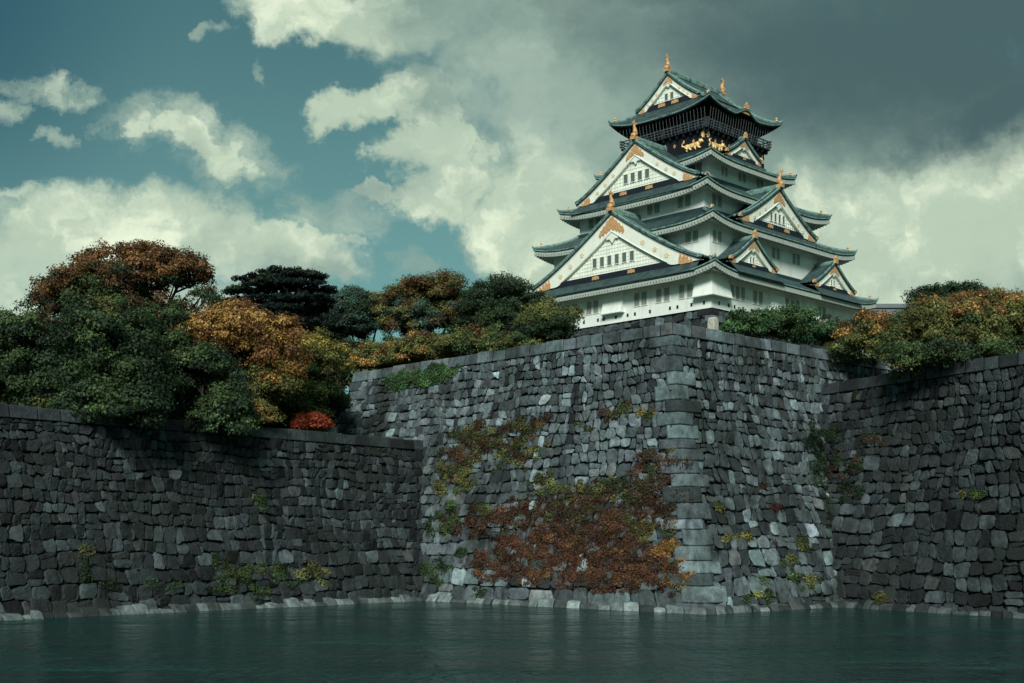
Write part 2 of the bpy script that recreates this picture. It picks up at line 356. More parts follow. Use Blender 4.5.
def build_face(fc, name, parent, tone=1., cope=1.0, size=1., qw=(None, None), foot=True, courses=None, cope_tone=1.5, foot_tone=1., trange=None, lighttop=None):
    """rubble between coping and footing; qw = (quoin side flags)"""
    mb = MB(); L, H = fc.L, fc.H
    # rows
    hs = [cope]; 
    while hs[-1] < H-.55:
        f = .72 + .5*hs[-1]/H
        hs.append(hs[-1]+rng.uniform(.82, 1.22)*size*f)
    hs[-1] = H+.1
    lines = [noise1(rng.integers(1e6)) for _ in hs]
    def hl(i, q): return hs[i] + (0 if i == 0 else .14*lines[i](q))
    for i in range(len(hs)-1):
        q = 0.; prev = None
        rowh = hs[i+1]-hs[i]
        while q < L:
            wd = rng.uniform(.62, 1.30)*size*(.8+.35*hs[i]/H)*min(1.3, max(.8, rowh))
            if q+wd > L-.5: wd = L-q
            s0 = prev if prev else (q, q)
            s1 = (q+wd+rng.normal(0, .14), q+wd+rng.normal(0, .14)) if q+wd < L else (L, L)
            tl, tr = hl(i, s0[0]), hl(i, s1[0]); bl, br = hl(i+1, s0[1]), hl(i+1, s1[1])
            jt = rng.normal(0, .085, 4)
            quad = [(s0[0], tl+jt[0]), (s1[0], tr+jt[1]), (s1[1], br+jt[2]), (s0[1], bl+jt[3])]
            t_ = tone*(trange(q/L, hs[i]/H) if trange else 1)
            if rng.random() < .13 and rowh > .85:
                f = rng.uniform(.35, .65)
                m0 = (s0[0]*(1-f)+s0[1]*f, tl*(1-f)+bl*f); m1 = (s1[0]*(1-f)+s1[1]*f, tr*(1-f)+br*f+rng.normal(0, .07))
                stone(mb, fc, [quad[0], quad[1], m1, m0], stone_col(t_)); stone(mb, fc, [m0, m1, quad[2], quad[3]], stone_col(t_))
            else: stone(mb, fc, quad, stone_col(t_))
            prev = s1; q += wd
    rub = mb.build(name, M['stone'], parent, smooth=False)
    # earth backing behind the joints
    bk = MB(); rows = []
    for k in range(13):
        h = H*k/12
        rows.append([fc.P(L*j/10, h+.02, -.24) for j in range(11)])
    bk.grid([r[::-1] for r in rows]); bk.build('earth_core', M['mortar'], parent)
    # coping: dressed blocks with a real top
    if cope:
        cb_ = MB(); q = 0.
        while q < L-.2:
            wd = rng.uniform(1.3, 2.5);  wd = L-q if q+wd > L-.8 else wd
            dz = rng.uniform(-.07, .07); c = tuple(np.clip(np.array(stone_col(tone*cope_tone, .45)), 0, .5))
            x0, x1 = q+.03, q+wd-.03; o = rng.uniform(.04, .14)
            F8 = [fc.P(x0, 0, o), fc.P(x1, 0, o), fc.P(x1, cope-.04, o+.03), fc.P(x0, cope-.04, o+.03), fc.P(x0, 0, -1.2), fc.P(x1, 0, -1.2), fc.P(x1, cope, -1.2), fc.P(x0, cope, -1.2)]
            F8 = [(p[0], p[1], p[2]+(dz if k in (0, 1, 4, 5) else 0)) for k, p in enumerate(F8)]
            cb_.add(F8, [(0, 3, 2, 1), (0, 1, 5, 4), (1, 2, 6, 5), (0, 4, 7, 3), (3, 7, 6, 2), (4, 5, 6, 7)], c)
            q += wd
        co = cb_.build('coping', M['stone'], parent)
        bv = co.modifiers.new('bevel', 'BEVEL'); bv.width = .06; bv.segments = 2
    if foot:
        fb = MB(); q = 0.
        while q < L-.2:
            wd = rng.uniform(.6, 1.4); wd = L-q if q+wd > L-.6 else wd
            pr = rng.uniform(.2, .75); tp = rng.uniform(.14, .60); c = .25*foot_tone*(rng.uniform(.5, 1.25) if rng.random() < .72 else rng.uniform(.15, .4))
            c = (c*.95, c*1.02, c*.92)
            x0, x1 = q+.02, q+wd-.02
            vs = [fc.P(x0, H-tp, pr*.75), fc.P(x1, H-tp*rng.uniform(.85, 1.1), pr*.75), fc.P(x1, H+.3, pr+.15), fc.P(x0, H+.3, pr+.15),
                  fc.P(x0, H-tp-.15, -.2), fc.P(x1, H-tp-.15, -.2), fc.P(x1, H+.3, -.2), fc.P(x0, H+.3, -.2)]
            fb.add(vs, [(0, 3, 2, 1), (0, 1, 5, 4), (1, 2, 6, 5), (0, 4, 7, 3)], c)
            q += wd
        fo = fb.build('footing', M['stone'], parent)
        bv = fo.modifiers.new('bevel', 'BEVEL'); bv.width = .09; bv.segments = 2
    return rub
def quoins(fa, fb, parent, tone, cope, H, end_a=True):
    """long and short dressed blocks wrapping a corner: end of face fa (q = 0 or L) and start of fb (q = 0)"""
    mb = MB(); h = cope; k = 0
    while h < H:
        ch = rng.uniform(.75, 1.3); h2 = min(h+ch, H+.2)
        la, lb = (rng.uniform(.8, 1.5), rng.uniform(2.0, 3.2)) if k % 2 else (rng.uniform(1.5, 2.7), rng.uniform(1.0, 1.8))
        c = stone_col(tone*.86, 1.0); o = rng.uniform(.19, .26)
        def pa(x, hh, off): return fa.P(x if end_a == 0 else fa.L-x, hh, off)
        g = .012; rows = []
        sk = rng.normal(0, .05)
        for hh, of in ((h+g, -.1), (h+g+.01, o-.06), (h+g+.08, o), ((h+h2)/2, o+.03), (h2-g-.08, o), (h2-g-.01, o-.06), (h2-g, -.1)):
            r = [pa(la, hh+sk, -.3), pa(la-.02, hh+sk, of-.07 if of > 0 else of), pa(la-.10, hh+sk, of), pa(la*.5, hh, of), pa(.05, hh, of-.01), fb.P(.0, hh, of-.02), fb.P(.05, hh, of-.01), fb.P(lb*.5, hh, of), fb.P(lb-.1, hh+sk, of), fb.P(lb-.02, hh+sk, of-.07 if of > 0 else of), fb.P(lb, hh+sk, -.3)]
            rows.append(r[::-1] if False else r)
        mb.grid([r[::-1] for r in rows], False, c)
        # a second dressed block fills out each short arm
        k += 1; h = h2
    return mb.build('quoin', M['stone'], parent, smooth=False)

HB = ZB
nA = v2(AL.y*-1, AL.x); nA = nA if nA.y < 0 else -nA
nB = v2(BR.y, -BR.x); nB = nB if nB.y < 0 else -nB
n3 = v2(-D3.y, D3.x); n3 = n3 if n3.x < 0 else -n3
WA, WB, W3 = 3.9, 6.4, 10.5
fBL = Face(TL, TC, ZB, HB, WA, nA, (n3, W3), (nB, WB))          # bastion, left flank (q grows towards the corner)
fBR = Face(TC, TC+BR*42, ZB, HB, WB, nB, (nA, WA), None)
fB3 = Face(TL+D3*14, TL, ZB, HB, W3, n3, None, (nA, WA))
n4 = v2(-.8, -.6)
fB4 = Face(TL+D3*14+D4*42, TL+D3*14, ZB, HB, 3., n4)
fL = Face(L0-LW*70, L0+LW*47, ZL, ZL, 3.2, LWn)
nE = v2(.55, -.835).normalized()
fR = Face(RS, RE, ZR, ZR, 4.5, RWn, None, (nE, 4.0))
REd = v2(.835, .55)
fE = Face(RE, RE+REd*34, ZR, ZR, 4.0, nE, (RWn, 4.5), None)

def smooth01(x, a, b):
    t = min(1, max(0, (x-a)/(b-a))); return t*t*(3-2*t)
bast = empty('stone_bastion', (0, 0, 0), label='tall stone bastion whose sharp corner of dressed blocks juts into the moat', cat='stone wall')
build_face(fBL, 'rubble_face', bast, 1.45, 1.0, 1.0, foot_tone=1.25, cope_tone=1.25)
build_face(fBR, 'rubble_face', bast, 1.25, 1.0, 1.0, foot_tone=1.0, cope_tone=1.7)
build_face(fB3, 'rubble_face', bast, 1., 1.0, 1.2, foot=False)
build_face(fB4, 'rubble_face', bast, .9, 1.0, 1.3, foot=False)
quoins(fBL, fBR, bast, 1.45, 1.02, HB)
quoins(fB3, fBL, bast, 1.2, 1.02, 12)
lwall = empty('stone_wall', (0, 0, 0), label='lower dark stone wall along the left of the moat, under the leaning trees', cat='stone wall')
build_face(fL, 'rubble_face', lwall, .43, .95, .95, foot_tone=1.0, cope_tone=1.25)  # low tone: dark stained stone, with frame-edge darkening mixed into its colour
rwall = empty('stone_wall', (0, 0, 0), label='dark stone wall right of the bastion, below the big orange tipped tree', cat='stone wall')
build_face(fR, 'rubble_face', rwall, .44, 1.0, 1.08, foot_tone=.5, cope_tone=1.5)  # low tone puts frame-edge darkening into the stone colour
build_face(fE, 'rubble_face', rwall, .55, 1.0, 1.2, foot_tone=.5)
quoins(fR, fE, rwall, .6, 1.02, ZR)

# ---------------------------------------------------------------- the castle keep
KX, KY, Z0 = 28.4, 198.0, 32.0
def keep_pt(x, y, z): return (x, y, z-Z0)
keep = empty('castle_keep', (KX, KY, ZC+Z0), math.radians(45), label='white five tiered castle keep with green copper roofs and gilded gables', cat='castle')
# x runs along the right flank, y along the left flank; the corner at (-x, -y) faces the moat
tiers = [  # eave half sizes x, y, eave height, corner lift, top half sizes, top height
    (21.2, 19.07, 37.0, 1.0, 16.35, 14.63, 39.35),
    (18.6, 16.88, 44.5, .95, 13.7, 11.75, 47.1),
    (15.96, 14.0, 50.1, .95, 8.75, 8.75, 53.1),
    (10.97, 10.96, 56.0, .8, 7.5, 7.5, 57.6),
    (9.33, 9.47, 63.95, 1.2, 6.3, 5.7, 66.7)]
walls = [(18.95, 16.8, 32.0, 37.3), (16.35, 14.63, 38.5, 44.9), (13.7, 11.75, 46., 50.6), (8.75, 8.75, 52., 56.5)]
for i, (hx, hy, z0, z1) in enumerate(walls):
    mb = MB(); mb.box(-hx, hx, -hy, hy, z0-Z0, z1-Z0); mb.build('storey_wall', M['plaster'], keep)

def side_map(k):
    """frame of side k: (p along, q outward, z) -> keep coordinates"""
    if k == 0: return lambda p, q, z: (-q, p, z-Z0)       # left flank
    if k == 1: return lambda p, q, z: (p, -q, z-Z0)       # right flank
    if k == 2: return lambda p, q, z: (q, -p, z-Z0)
    return lambda p, q, z: (-p, q, z-Z0)
def ramp(p, L, reach=8.5):
    t = max(0, (abs(p)-(L-reach))/reach); return t*t*(.35+.65*t)
def hump(p, k, i):
    if i == 4 and k in (1, 3):
        t = abs(p)/3.2
        if t < 1: return 1.15*(.5+.5*math.cos(math.pi*t))
    return 0
def make_roof(i, T):
    ex, ey, ze, lift, wx, wy, zt = T
    roof = empty('roof', (0, 0, ze-Z0)); roof.parent = keep
    dz0 = ze
    surf, soff, edge, trim, teeth, fasc, band = MB(), MB(), MB(), MB(), MB(), MB(), MB()
    dark = (i == 4)
    def sh(mp): return lambda p, q, z: (lambda r: (r[0], r[1], r[2]-(ze-Z0)))(mp(p, q, z))
    for k in range(4):
        mp = sh(side_map(k))
        L, E, l, W = (ey, ex, wy, wx) if k in (0, 2) else (ex, ey, wx, wy)
        def zz(p, s): return ze + (zt-ze)*(s*(.72+.28*s)) + lift*ramp(p, L)*(1-s)**2 + hump(p, k, i)*max(0, 1-s*1.4)
        n = int(2*L/.21); cols = []
        rows = []
        for a in range(9):
            s = a/8; r = []
            for j in range(n+1):
                pe = -L+2*L*j/n; pp = pe*((1-s)+s*l/L); r.append(mp(pp, E+(W-E)*s, zz(pe, s)+(.13 if j % 2 else 0)))
            rows.append(r)
        surf.grid(rows)
        m_ = int(2*L/.52)
        ps = [-L+2*L*j/m_ for j in range(m_+1)]
        def prof(mbx, prs, po=0):
            mbx.grid([[mp(p*(E+o)/E if abs(p) > L-.01 else p, E+o, zz(p, 0)+dz) for p in ps] for o, dz in prs])
        prof(edge, [(0, .02), (.06, .02), (.06, -.17), (-.08, -.18)])
        prof(trim, [(-.06, -.17), (-.06, -.30), (-.2, -.30)])
        if not dark:
            prof(fasc, [(-.1, -.29), (-.1, -.60), (-.5, -.60), (-.5, -1.06)])
            for j in range(m_*1):
                p = -L+2*L*(j+.5)/m_; z = zz(p, 0)
                for (o0, o1, a0, a1) in ((-.04, -.48, -.59, -.96),):
                    b = .15
                    vs = [mp(p-b, E+o0, z+a1), mp(p+b, E+o0, z+a1), mp(p+b, E+o1, z+a1), mp(p-b, E+o1, z+a1), mp(p-b, E+o0, z+a0), mp(p+b, E+o0, z+a0), mp(p+b, E+o1, z+a0), mp(p-b, E+o1, z+a0)]
                    teeth.add(vs, [(0, 3, 2, 1), (4, 5, 6, 7), (0, 1, 5, 4), (1, 2, 6, 5), (2, 3, 7, 6), (3, 0, 4, 7)])
        wl = (walls[i][0] if k in (0, 2) else walls[i][1]) if i < 4 else 6.7
        lw = (walls[i][1] if k in (0, 2) else walls[i][0]) if i < 4 else 6.7
        b0, b1 = (-.48, -1.06) if not dark else (-.2, -.3)
        rr = []
        for a in range(5):
            s = a/4; rr.append([mp(p*((1-s)+s*lw/L), (E+b0)+(wl-.05-E-b0)*s, (zz(p, 0)+b1)*(1-s)+s*(ze+b1+1.1)) for p in ps])
        soff.grid(rr)
        # dark tile course where the roof meets the wall above
        if i < 4:
            q0 = W-.1
            bz = (zt-.45, zt+.42)
            vs = [mp(-l-.35, W+.35, bz[0]), mp(l+.35, W+.35, bz[0]), mp(l+.3, W+.3, bz[1]), mp(-l-.3, W+.3, bz[1]), mp(-l, q0, bz[1]+.1), mp(l, q0, bz[1]+.1)]
            band.add(vs, [(0, 1, 2, 3), (3, 2, 5, 4)])
    surf.build('tile_slope', M['tile'], roof); edge.build('tile_edge', M['verdigris'], roof); trim.build('eave_board', M['tile_dark'], roof)
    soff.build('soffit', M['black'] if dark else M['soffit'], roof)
    if teeth.v: teeth.build('rafter_ends', M['trimw'], roof); fasc.build('fascia', M['trimw'], roof)
    if band.v: band.build('top_course', M['tile_dark'], roof)
    # hip ridges with a gilt end tile and an upturned tip
    for sx_ in (-1, 1):
        for sy_ in (-1, 1):
            pts = []; rad = []
            for a in range(13):
                s = a/12
                z = ze + (zt-ze)*(s*(.72+.28*s)) + lift*(1-s)**2
                pts.append((sx_*(ex+(wx-ex)*s), sy_*(ey+(wy-ey)*s), z-ze+.22)); rad.append(.27 if a > 2 else .20)
            h = MB(); h.tube(pts, rad, 8); d_ = Vector(pts[0])-Vector(pts[1])
            h.tube([Vector(pts[0]), Vector(pts[0])+d_*.25+Vector((0, 0, .12)), Vector(pts[0])+d_*.42+Vector((0, 0, .38))], [.2, .14, .04], 6)
            h.build('hip_ridge', M['verdigris'], roof)
            g = MB(); c = Vector(pts[2])+Vector((0, 0, .3)); dd = Vector((sx_, sy_, 0)).normalized(); ss = Vector((-dd.y, dd.x, 0))
            out = [(-.42, -.25), (-.3, .05), (-.42, .35), (-.18, .32), (0, .72), (.18, .32), (.42, .35), (.3, .05), (.42, -.25)]
            g.prism([(p*.62, z*.62) for p, z in out], lambda p, q, z: c+ss*p+dd*q+Vector((0, 0, z)), -.15, .15)
            g.build('ridge_end_tile', M['gold'], roof)
    return roof
roofs = [make_roof(i, T) for i, T in enumerate(tiers)]

# ---- windows: shared meshes
def window_mesh(wd, ht, nb, fr=.09):
    m_ = MB()
    m_.cur = 0
    for (a, b, c, d_) in ((-wd/2-fr, wd/2+fr, ht/2, ht/2+fr), (-wd/2-fr, wd/2+fr, -ht/2-fr, -ht/2), (-wd/2-fr, -wd/2, -ht/2, ht/2), (wd/2, wd/2+fr, -ht/2, ht/2)):
        m_.box(a, b, -.10, .0, c, d_)
    m_.cur = 1; m_.box(-wd/2, wd/2, -.03, 0, -ht/2, ht/2)
    b_ = MB(); st = wd/(nb+.0)
    for j in range(nb):
        x = -wd/2+st*(j+.5); b_.box(x-st*.24, x+st*.24, -.08, -.031, -ht/2, ht/2)
    return m_, b_
WCACHE = {}
def add_window(parent, k, p, q, z, wd=.8, ht=1.7, nb=4, z_off=None, name='window'):
    key = (wd, ht, nb)
    if key not in WCACHE:
        a, b = window_mesh(*key)
        o = a.build(name, [M['barge'], M['pane']]); s = b.build('bars', M['bars'])
        WCACHE[key] = (o.data, s.data); bpy.data.objects.remove(o); bpy.data.objects.remove(s)
    md, bd = WCACHE[key]
    o = bpy.data.objects.new(name, md); C.objects.link(o); o.parent = parent
    x, y, zz_ = side_map(k)(p, q, z)
    off = z_off or 0
    o.location = (x, y, zz_-off); o.rotation_euler = (0, 0, (-math.pi/2, 0, math.pi/2, math.pi)[k])
    return o, bd
def win(parent, k, p, q, z, **kw):
    o, bd = add_window(parent, k, p, q, z, **kw)
    if parent is keep:
        s = bpy.data.objects.new('bars', bd); C.objects.link(s); s.parent = o
    return o
ca = math.sqrt(.5)
def on_left(px, q):   # bearing -> place along the left flank at distance q from the axis
    u = (px-512)/F; x0, y0 = KX-ca*q, KY-ca*q
    return (x0-u*y0)/(ca*(1+u))
def on_right(px, q):
    u = (px-512)/F; x0, y0 = KX+ca*q, KY-ca*q
    return (u*y0-x0)/(ca*(1-u))
def row(k, q, z, spans, n=2, **kw):
    for sp in spans:
        a, b = sp[0], sp[1]; nn = sp[2] if len(sp) > 2 else n
        f = on_left if k == 0 else on_right
        pa, pb = f(a, q), f(b, q); c = (pa+pb)/2; wtot = abs(pb-pa); w1 = wtot/nn
        for j in range(nn): win(keep, k, c+(j-(nn-1)/2)*w1, q, z, wd=round(min(1.0, w1-.28), 1), **kw)
row(0, 18.95, 34.85, [(565, 579), (586, 599.5), (633.5, 648), (655, 671), (678, 694)], ht=1.85)
row(1, 16.8, 34.85, [(729, 745.3, 3), (752, 763), (784, 800, 3), (816.5, 826)], ht=1.85)
row(0, 16.35, 42.9, [(685, 699.5)], ht=1.5); row(1, 14.63, 42.7, [(711.5, 722), (771, 780), (791.5, 800)], ht=1.55)
row(0, 13.7, 49.0, [(588, 602), (646.5, 661), (677, 692)], ht=1.6); row(1, 11.75, 49.0, [(711, 722)], ht=1.6)
row(0, 8.75, 55., [(690, 703)], ht=1.3); row(1, 8.75, 55., [(720.5, 727.5), (737.5, 746), (756, 763)], ht=1.35)
# loopholes
for px in (584, 598, 604, 616, 627.7, 635, 650, 670, 677.5, 691.5, 704):
    p = on_left(px, 18.95); h = MB(); h.box(-18.985, -18.9, p-.17, p+.17, .62, 1.1); h.build('loophole', M['hole'], keep)
for px in (719, 728.7, 734.5, 743, 752, 770, 779, 806, 812):
    p = on_right(px, 16.8); h = MB(); h.box(p-.17, p+.17, -16.835, -16.75, .62, 1.1); h.build('loophole', M['hole'], keep)
# stone dropping bays: wedges that lean out over the base
def bay(k, p0, p1, q, zb=33.5, zt_=36.6, out=.75, wrap=False):
    mp = side_map(k); m_ = MB()
    vs = [mp(p0, q-.05, zt_), mp(p1, q-.05, zt_), mp(p1, q+.12, zt_), mp(p0, q+.12, zt_), mp(p0, q-.05, zb), mp(p1, q-.05, zb), mp(p1, q+out, zb), mp(p0, q+out, zb)]
    m_.add(vs, [(3, 2, 6, 7), (0, 3, 7, 4), (1, 5, 6, 2), (4, 7, 6, 5), (0, 1, 2, 3)])
    vs = [mp(p0-.12, q, zb-.16), mp(p1+.12, q, zb-.16), mp(p1+.12, q+out+.15, zb-.16), mp(p0-.12, q+out+.15, zb-.16), mp(p0-.12, q, zb), mp(p1+.12, q, zb), mp(p1+.12, q+out+.15, zb), mp(p0-.12, q+out+.15, zb)]
    m_.add(vs, [(0, 3, 2, 1), (4, 5, 6, 7), (0, 1, 5, 4), (1, 2, 6, 5), (2, 3, 7, 6), (3, 0, 4, 7)])
    m_.build('stone_drop_bay', M['plaster'], keep)
bay(0, on_left(624, 18.95), on_left(604.5, 18.95), 18.95)
bay(1, on_right(769, 16.8), on_right(783, 16.8), 16.8); bay(1, on_right(803, 16.8), on_right(816, 16.8), 16.8)
m_ = MB()    # the corner bay wraps the front corner
la, lb, X, Y = on_left(696, 18.95), on_right(727.5, 16.8), -18.95, -16.8
def ringc(o, z): return [(X, la, z), (X-o, la, z), (X-o, Y-o, z), (lb, Y-o, z), (lb, Y, z)]
m_.grid([ringc(.1, 4.7), ringc(.85, 1.75), ringc(.85, 1.74)][::-1])
m_.add(ringc(.85, 1.75)+[(X, Y, 1.75)], [(0, 1, 2, 5), (5, 2, 3, 4)])
r0, r1 = ringc(1.0, 1.6), ringc(1.0, 1.76)
m_.grid([r0, r1][::-1]); m_.add(r0+[(X, Y, 1.6)], [(0, 1, 2, 5), (5, 2, 3, 4)]); m_.add(r1+[(X, Y, 1.76)], [(0, 5, 2, 1), (5, 4, 3, 2)])
m_.build('stone_drop_bay', M['plaster'], keep)

# ---- gables
def scallop(rr, n, amp): return [amp*(.4+.6*abs(math.sin(math.pi*j*.5)))*rr.uniform(.6, 1.2) for j in range(n)]
def shachi(parent, x, y, z, fx, fy, s=1.0, name='fish_finial'):
    """gilded fish standing on its chin with the tail in the air, facing (fx, fy)"""
    g = MB(); f = Vector((fx, fy, 0)); o = Vector((x, y, z)); u = Vector((0, 0, 1)); sd_ = Vector((-fy, fx, 0))
    pts = [(.55, .30), (.30, .22), (.0, .38), (-.18, .80), (-.12, 1.25), (.05, 1.62), (.12, 1.95)]; rad = [.16, .36, .46, .38, .27, .18, .08]
    g.tube([o+f*(a*s)+u*(b*s) for a, b in pts], [r*s for r in rad], 10)
    g.prism([(0, 1.7), (-.55, 2.1), (-.30, 2.28), (-.08, 2.12), (.02, 2.6), (.22, 2.15), (.5, 2.3), (.42, 1.95)], lambda p, q, zz_: o+f*(p*s)+sd_*(q*s)+u*(zz_*s), -.07, .07)
    g.prism([(-.45, .4), (-.72, .95), (-.5, 1.0), (-.55, 1.35), (-.3, 1.2), (-.15, 1.5), (-.12, .8)], lambda p, q, zz_: o+f*(p*s)+sd_*(q*s)+u*(zz_*s), -.06, .06)
    for e in (-1, 1):
        g.prism([(.2, .35), (.05, .75), (-.2, .6), (-.1, .3)], lambda p, q, zz_: o+f*(p*s)+sd_*((e*(.42+q))*s)+u*(zz_*s), -.05, .09)
    g.add([o+f*(a*s)+sd_*(b*s)+u*(c*s) for c in (-.35, .15) for a, b in ((-.5, -.4), (.5, -.4), (.5, .4), (-.5, .4))], [(0, 3, 2, 1), (4, 5, 6, 7), (0, 1, 5, 4), (1, 2, 6, 5), (2, 3, 7, 6), (3, 0, 4, 7)])
    return g.build(name, M['gold'], parent, smooth=False)
def make_gable(k, q, c, wv, zf, za, qback, nwin, wsz, fin=1.0, seed=1, small=False, band=True, bw=None, top=False):
    rr = random.Random(seed)
    G = empty('gable', side_map(k)(c, q, zf)); G.parent = keep
    ox, oy, oz = G.location
    b_mp = side_map(k)
    def mp(p, qq, z):
        r = b_mp(c+p, qq, z); return (r[0]-ox, r[1]-oy, r[2]-oz)
    P_ = 1.22
    def zr(t): return zf + (za-zf)*((1-min(t, 1))**P_) - (max(0, t-1))*.25*(za-zf)/1.0*0
    wr = wv*1.03
    N = 24; sl, un, vg, rolls, tr, rolls2 = MB(), MB(), MB(), MB(), MB(), MB()
    qf = q+.62
    for sg in (-1, 1):
        nq = max(2, int((qf-qback)/.21)); rows = []
        for a in range(N+1):
            t = a/N; rows.append([mp(sg*wr*t, qf-(qf-qback)*j/nq, zr(t)+.30+(.12 if j % 2 else 0)) for j in range(nq+1)])
        sl.grid(rows if sg > 0 else [r[::-1] for r in rows])
        un.grid([[mp(sg*wr*a/N, qf-.1, zr(a/N)-.02), mp(sg*wr*a/N, qback, zr(a/N)-.02)] for a in range(N+1)])
        # verge: green edge, thin pale line, dark underside
        hgt = .36 if not small else .26
        vg.grid([[mp(sg*wr*a/N, qf, zr(a/N)+.34), mp(sg*wr*a/N, qf+.03, zr(a/N)+.34), mp(sg*wr*a/N, qf+.03, zr(a/N)+.34-hgt*.55), mp(sg*wr*a/N, qf-.15, zr(a/N)+.34-hgt*.55)] for a in range(N+1)])
        tr.grid([[mp(sg*wr*a/N, qf-.08, zr(a/N)+.18), mp(sg*wr*a/N, qf-.08, zr(a/N)-.08), mp(sg*wr*a/N, qf-.35, zr(a/N)-.08)] for a in range(N+1)])
        for j, qo in enumerate((-.05, -.62, -1.2) if not small else (-.05, -.5)):
            if qf+qo < qback+.2: continue
            (rolls if j != 1 else rolls2).tube([mp(sg*wr*a/N, qf+qo, zr(a/N)+.40+(.06 if j == 0 else .02)) for a in range(N+1)], .19 if not small else .14, 7)
    sl.build('tile_slope', M['tile'], G); un.build('roof_underside', M['tile_dark'], G)
    vg.build('verge_edge', M['verdigris'], G); tr.build('verge_board', M['tile_dark'], G); rolls.build('verge_rolls', M['verdigris'], G, smooth=True); rolls2.build('verge_rolls', M['tile_dark'], G, smooth=True)
    # ridge
    rg = MB(); w_ = .34 if not small else .24
    pr = [(-w_, .1), (-w_*.95, .62), (-w_*.6, .85), (0, .95), (w_*.6, .85), (w_*.95, .62), (w_, .1)]
    if small: pr = [(a, b*.65) for a, b in pr]
    rg.prism([(a, za+b+.1) for a, b in pr], mp, qback, qf+.12); rg.build('ridge', M['verdigris'], G)
    # white bargeboards following the rake
    bw = bw or .165*wv
    bb = MB()
    for sg in (-1, 1):
        up = []; lo = []
        for a in range(N+1):
            t = a/N; up.append((sg*wr*t, zr(t)-.07)); 
            lo.append((sg*wr*t, max(zr(t)-.07-bw*(1-.15*t), zf-.15)))
        for a in range(N):
            p4 = [up[a], up[a+1], lo[a+1], lo[a]]
            if sg < 0: p4 = p4[::-1]
            vs = [mp(p, q+.40, z) for p, z in p4] + [mp(p, q-.1, z) for p, z in p4]
            bb.add(vs, [(3, 2, 1, 0), (3, 7, 6, 2) if sg > 0 else (0, 1, 5, 4), (4, 5, 6, 7)])
        # raised moulding near the lower edge
        bb.tube([mp(p, q+.42, z+.12) for p, z in lo if z > zf], .07 if not small else .04, 6)
        bb.tube([mp(p, q+.42, z-.10) for p, z in up[1:-1]], .06 if not small else .04, 6)
    bb.build('bargeboard', M['barge'], G)
    # recessed gable wall with its lattice
    gw = MB(); zb = zf-.1
    edge = [(wr*a/N, zr(a/N)-.07-bw*.8) for a in range(N+1)]
    edge = [(p, z) for p, z in edge if z > zb]
    pl = [(p, z) for p, z in edge]; full = [(-p, z) for p, z in pl[::-1][:-1]] + pl
    full = [(full[0][0], zb)] + full + [(full[-1][0], zb)]
    gw.prism(full, mp, q-.5, q-.02)
    sp = .52 if not small else .4
    hw = pl[-1][0]
    def ztop(p):
        return zr(abs(p)/wr)-.07-bw*.85
    p = -hw+sp/2
    while p < hw:
        z1 = ztop(p)
        if z1 > zb+.3: gw.prism([(p-.055, zb), (p-.055, z1), (p+.055, z1), (p+.055, zb)], mp, q-.03, q+.05)
        p += sp
    z = zb+sp
    while z < ztop(0)-.2:
        lim = hw
        while lim > .1 and ztop(lim) < z: lim -= .05
        gw.prism([(-lim, z-.05), (-lim, z+.05), (lim, z+.05), (lim, z-.05)], mp, q-.03, q+.035); z += sp
    gw.build('gable_wall', M['barge'], G)
    # windows
    wd, ht, gap, zc_ = wsz
    for j in range(nwin):
        pp = (j-(nwin-1)/2)*(wd+gap)
        o = win(G, k, c+pp, q+.06, zc_, wd=wd, ht=ht, nb=4); o.location = tuple(Vector(o.location)-G.location)
        o.data = WCACHE[(wd, ht, 4)][0]
    # dark band with gilt fittings
    if band:
        bn = MB(); hb = wv*.66; z0_, z1_ = zf-.4, zf+(.5 if not small else .25)
        bn.prism([(-hb*1.04, z0_), (-hb*.97, z1_), (hb*.97, z1_), (hb*1.04, z0_)], mp, q-.1, q+.43); bn.build('base_band', M['navy'], G)
        for pp in ((-.36*hb, .30*hb) if not small else (0,)):
            g = MB(); s_ = .75 if not small else .4
            out = [(-.95, -.1), (-.8, -.36), (-.3, -.26), (0, -.4), (.3, -.26), (.8, -.36), (.95, -.1), (.75, .06), (.9, .3), (.4, .24), (0, .42), (-.4, .24), (-.9, .3), (-.75, .06)]
            g.prism([(pp+a*s_, (z0_+z1_)/2+.05+b*s_*1.05) for a, b in out][::-1], mp, q+.40, q+.50); g.build('gilt_fitting', M['gold'], G)
    # sloping tile flashing from the gable foot down to the roof below
    fl_ = MB(); fl_.grid([[mp(-wr*.98, q+.44, zf-.36), mp(wr*.98, q+.44, zf-.36)], [mp(-wr*1.0, q+1.9, zf-1.75), mp(wr*1.0, q+1.9, zf-1.75)]]); fl_.build('flashing', M['tile'], G)
    # gilt work on the bargeboards: peak, feet, rosettes
    def patch(t0, t1, sg, lo_f, hi_f, name='gilt_mount', amp=.12, peak=False):
        n = 9; g = MB(); A = []; B = []
        for j in range(n):
            t = t0+(t1-t0)*j/(n-1); zz0 = zr(t)-.07; b_ = bw*(1-.15*t); wv_ = amp*b_*(1 if j % 2 else -.6)*rr.uniform(.5, 1.2)
            e = math.sin(math.pi*min(1, max(0, (j+.35)/(n-.3))))**.4 if not peak else (1-.92*j/(n-1))**.6
            mid = zz0-b_*(lo_f+hi_f)/2
            A.append((sg*wr*t, max(zf-.1, mid+(zz0-b_*hi_f-mid)*e+wv_))); B.append((sg*wr*t, max(zf-.3, mid+(zz0-b_*lo_f-mid)*e-wv_)))
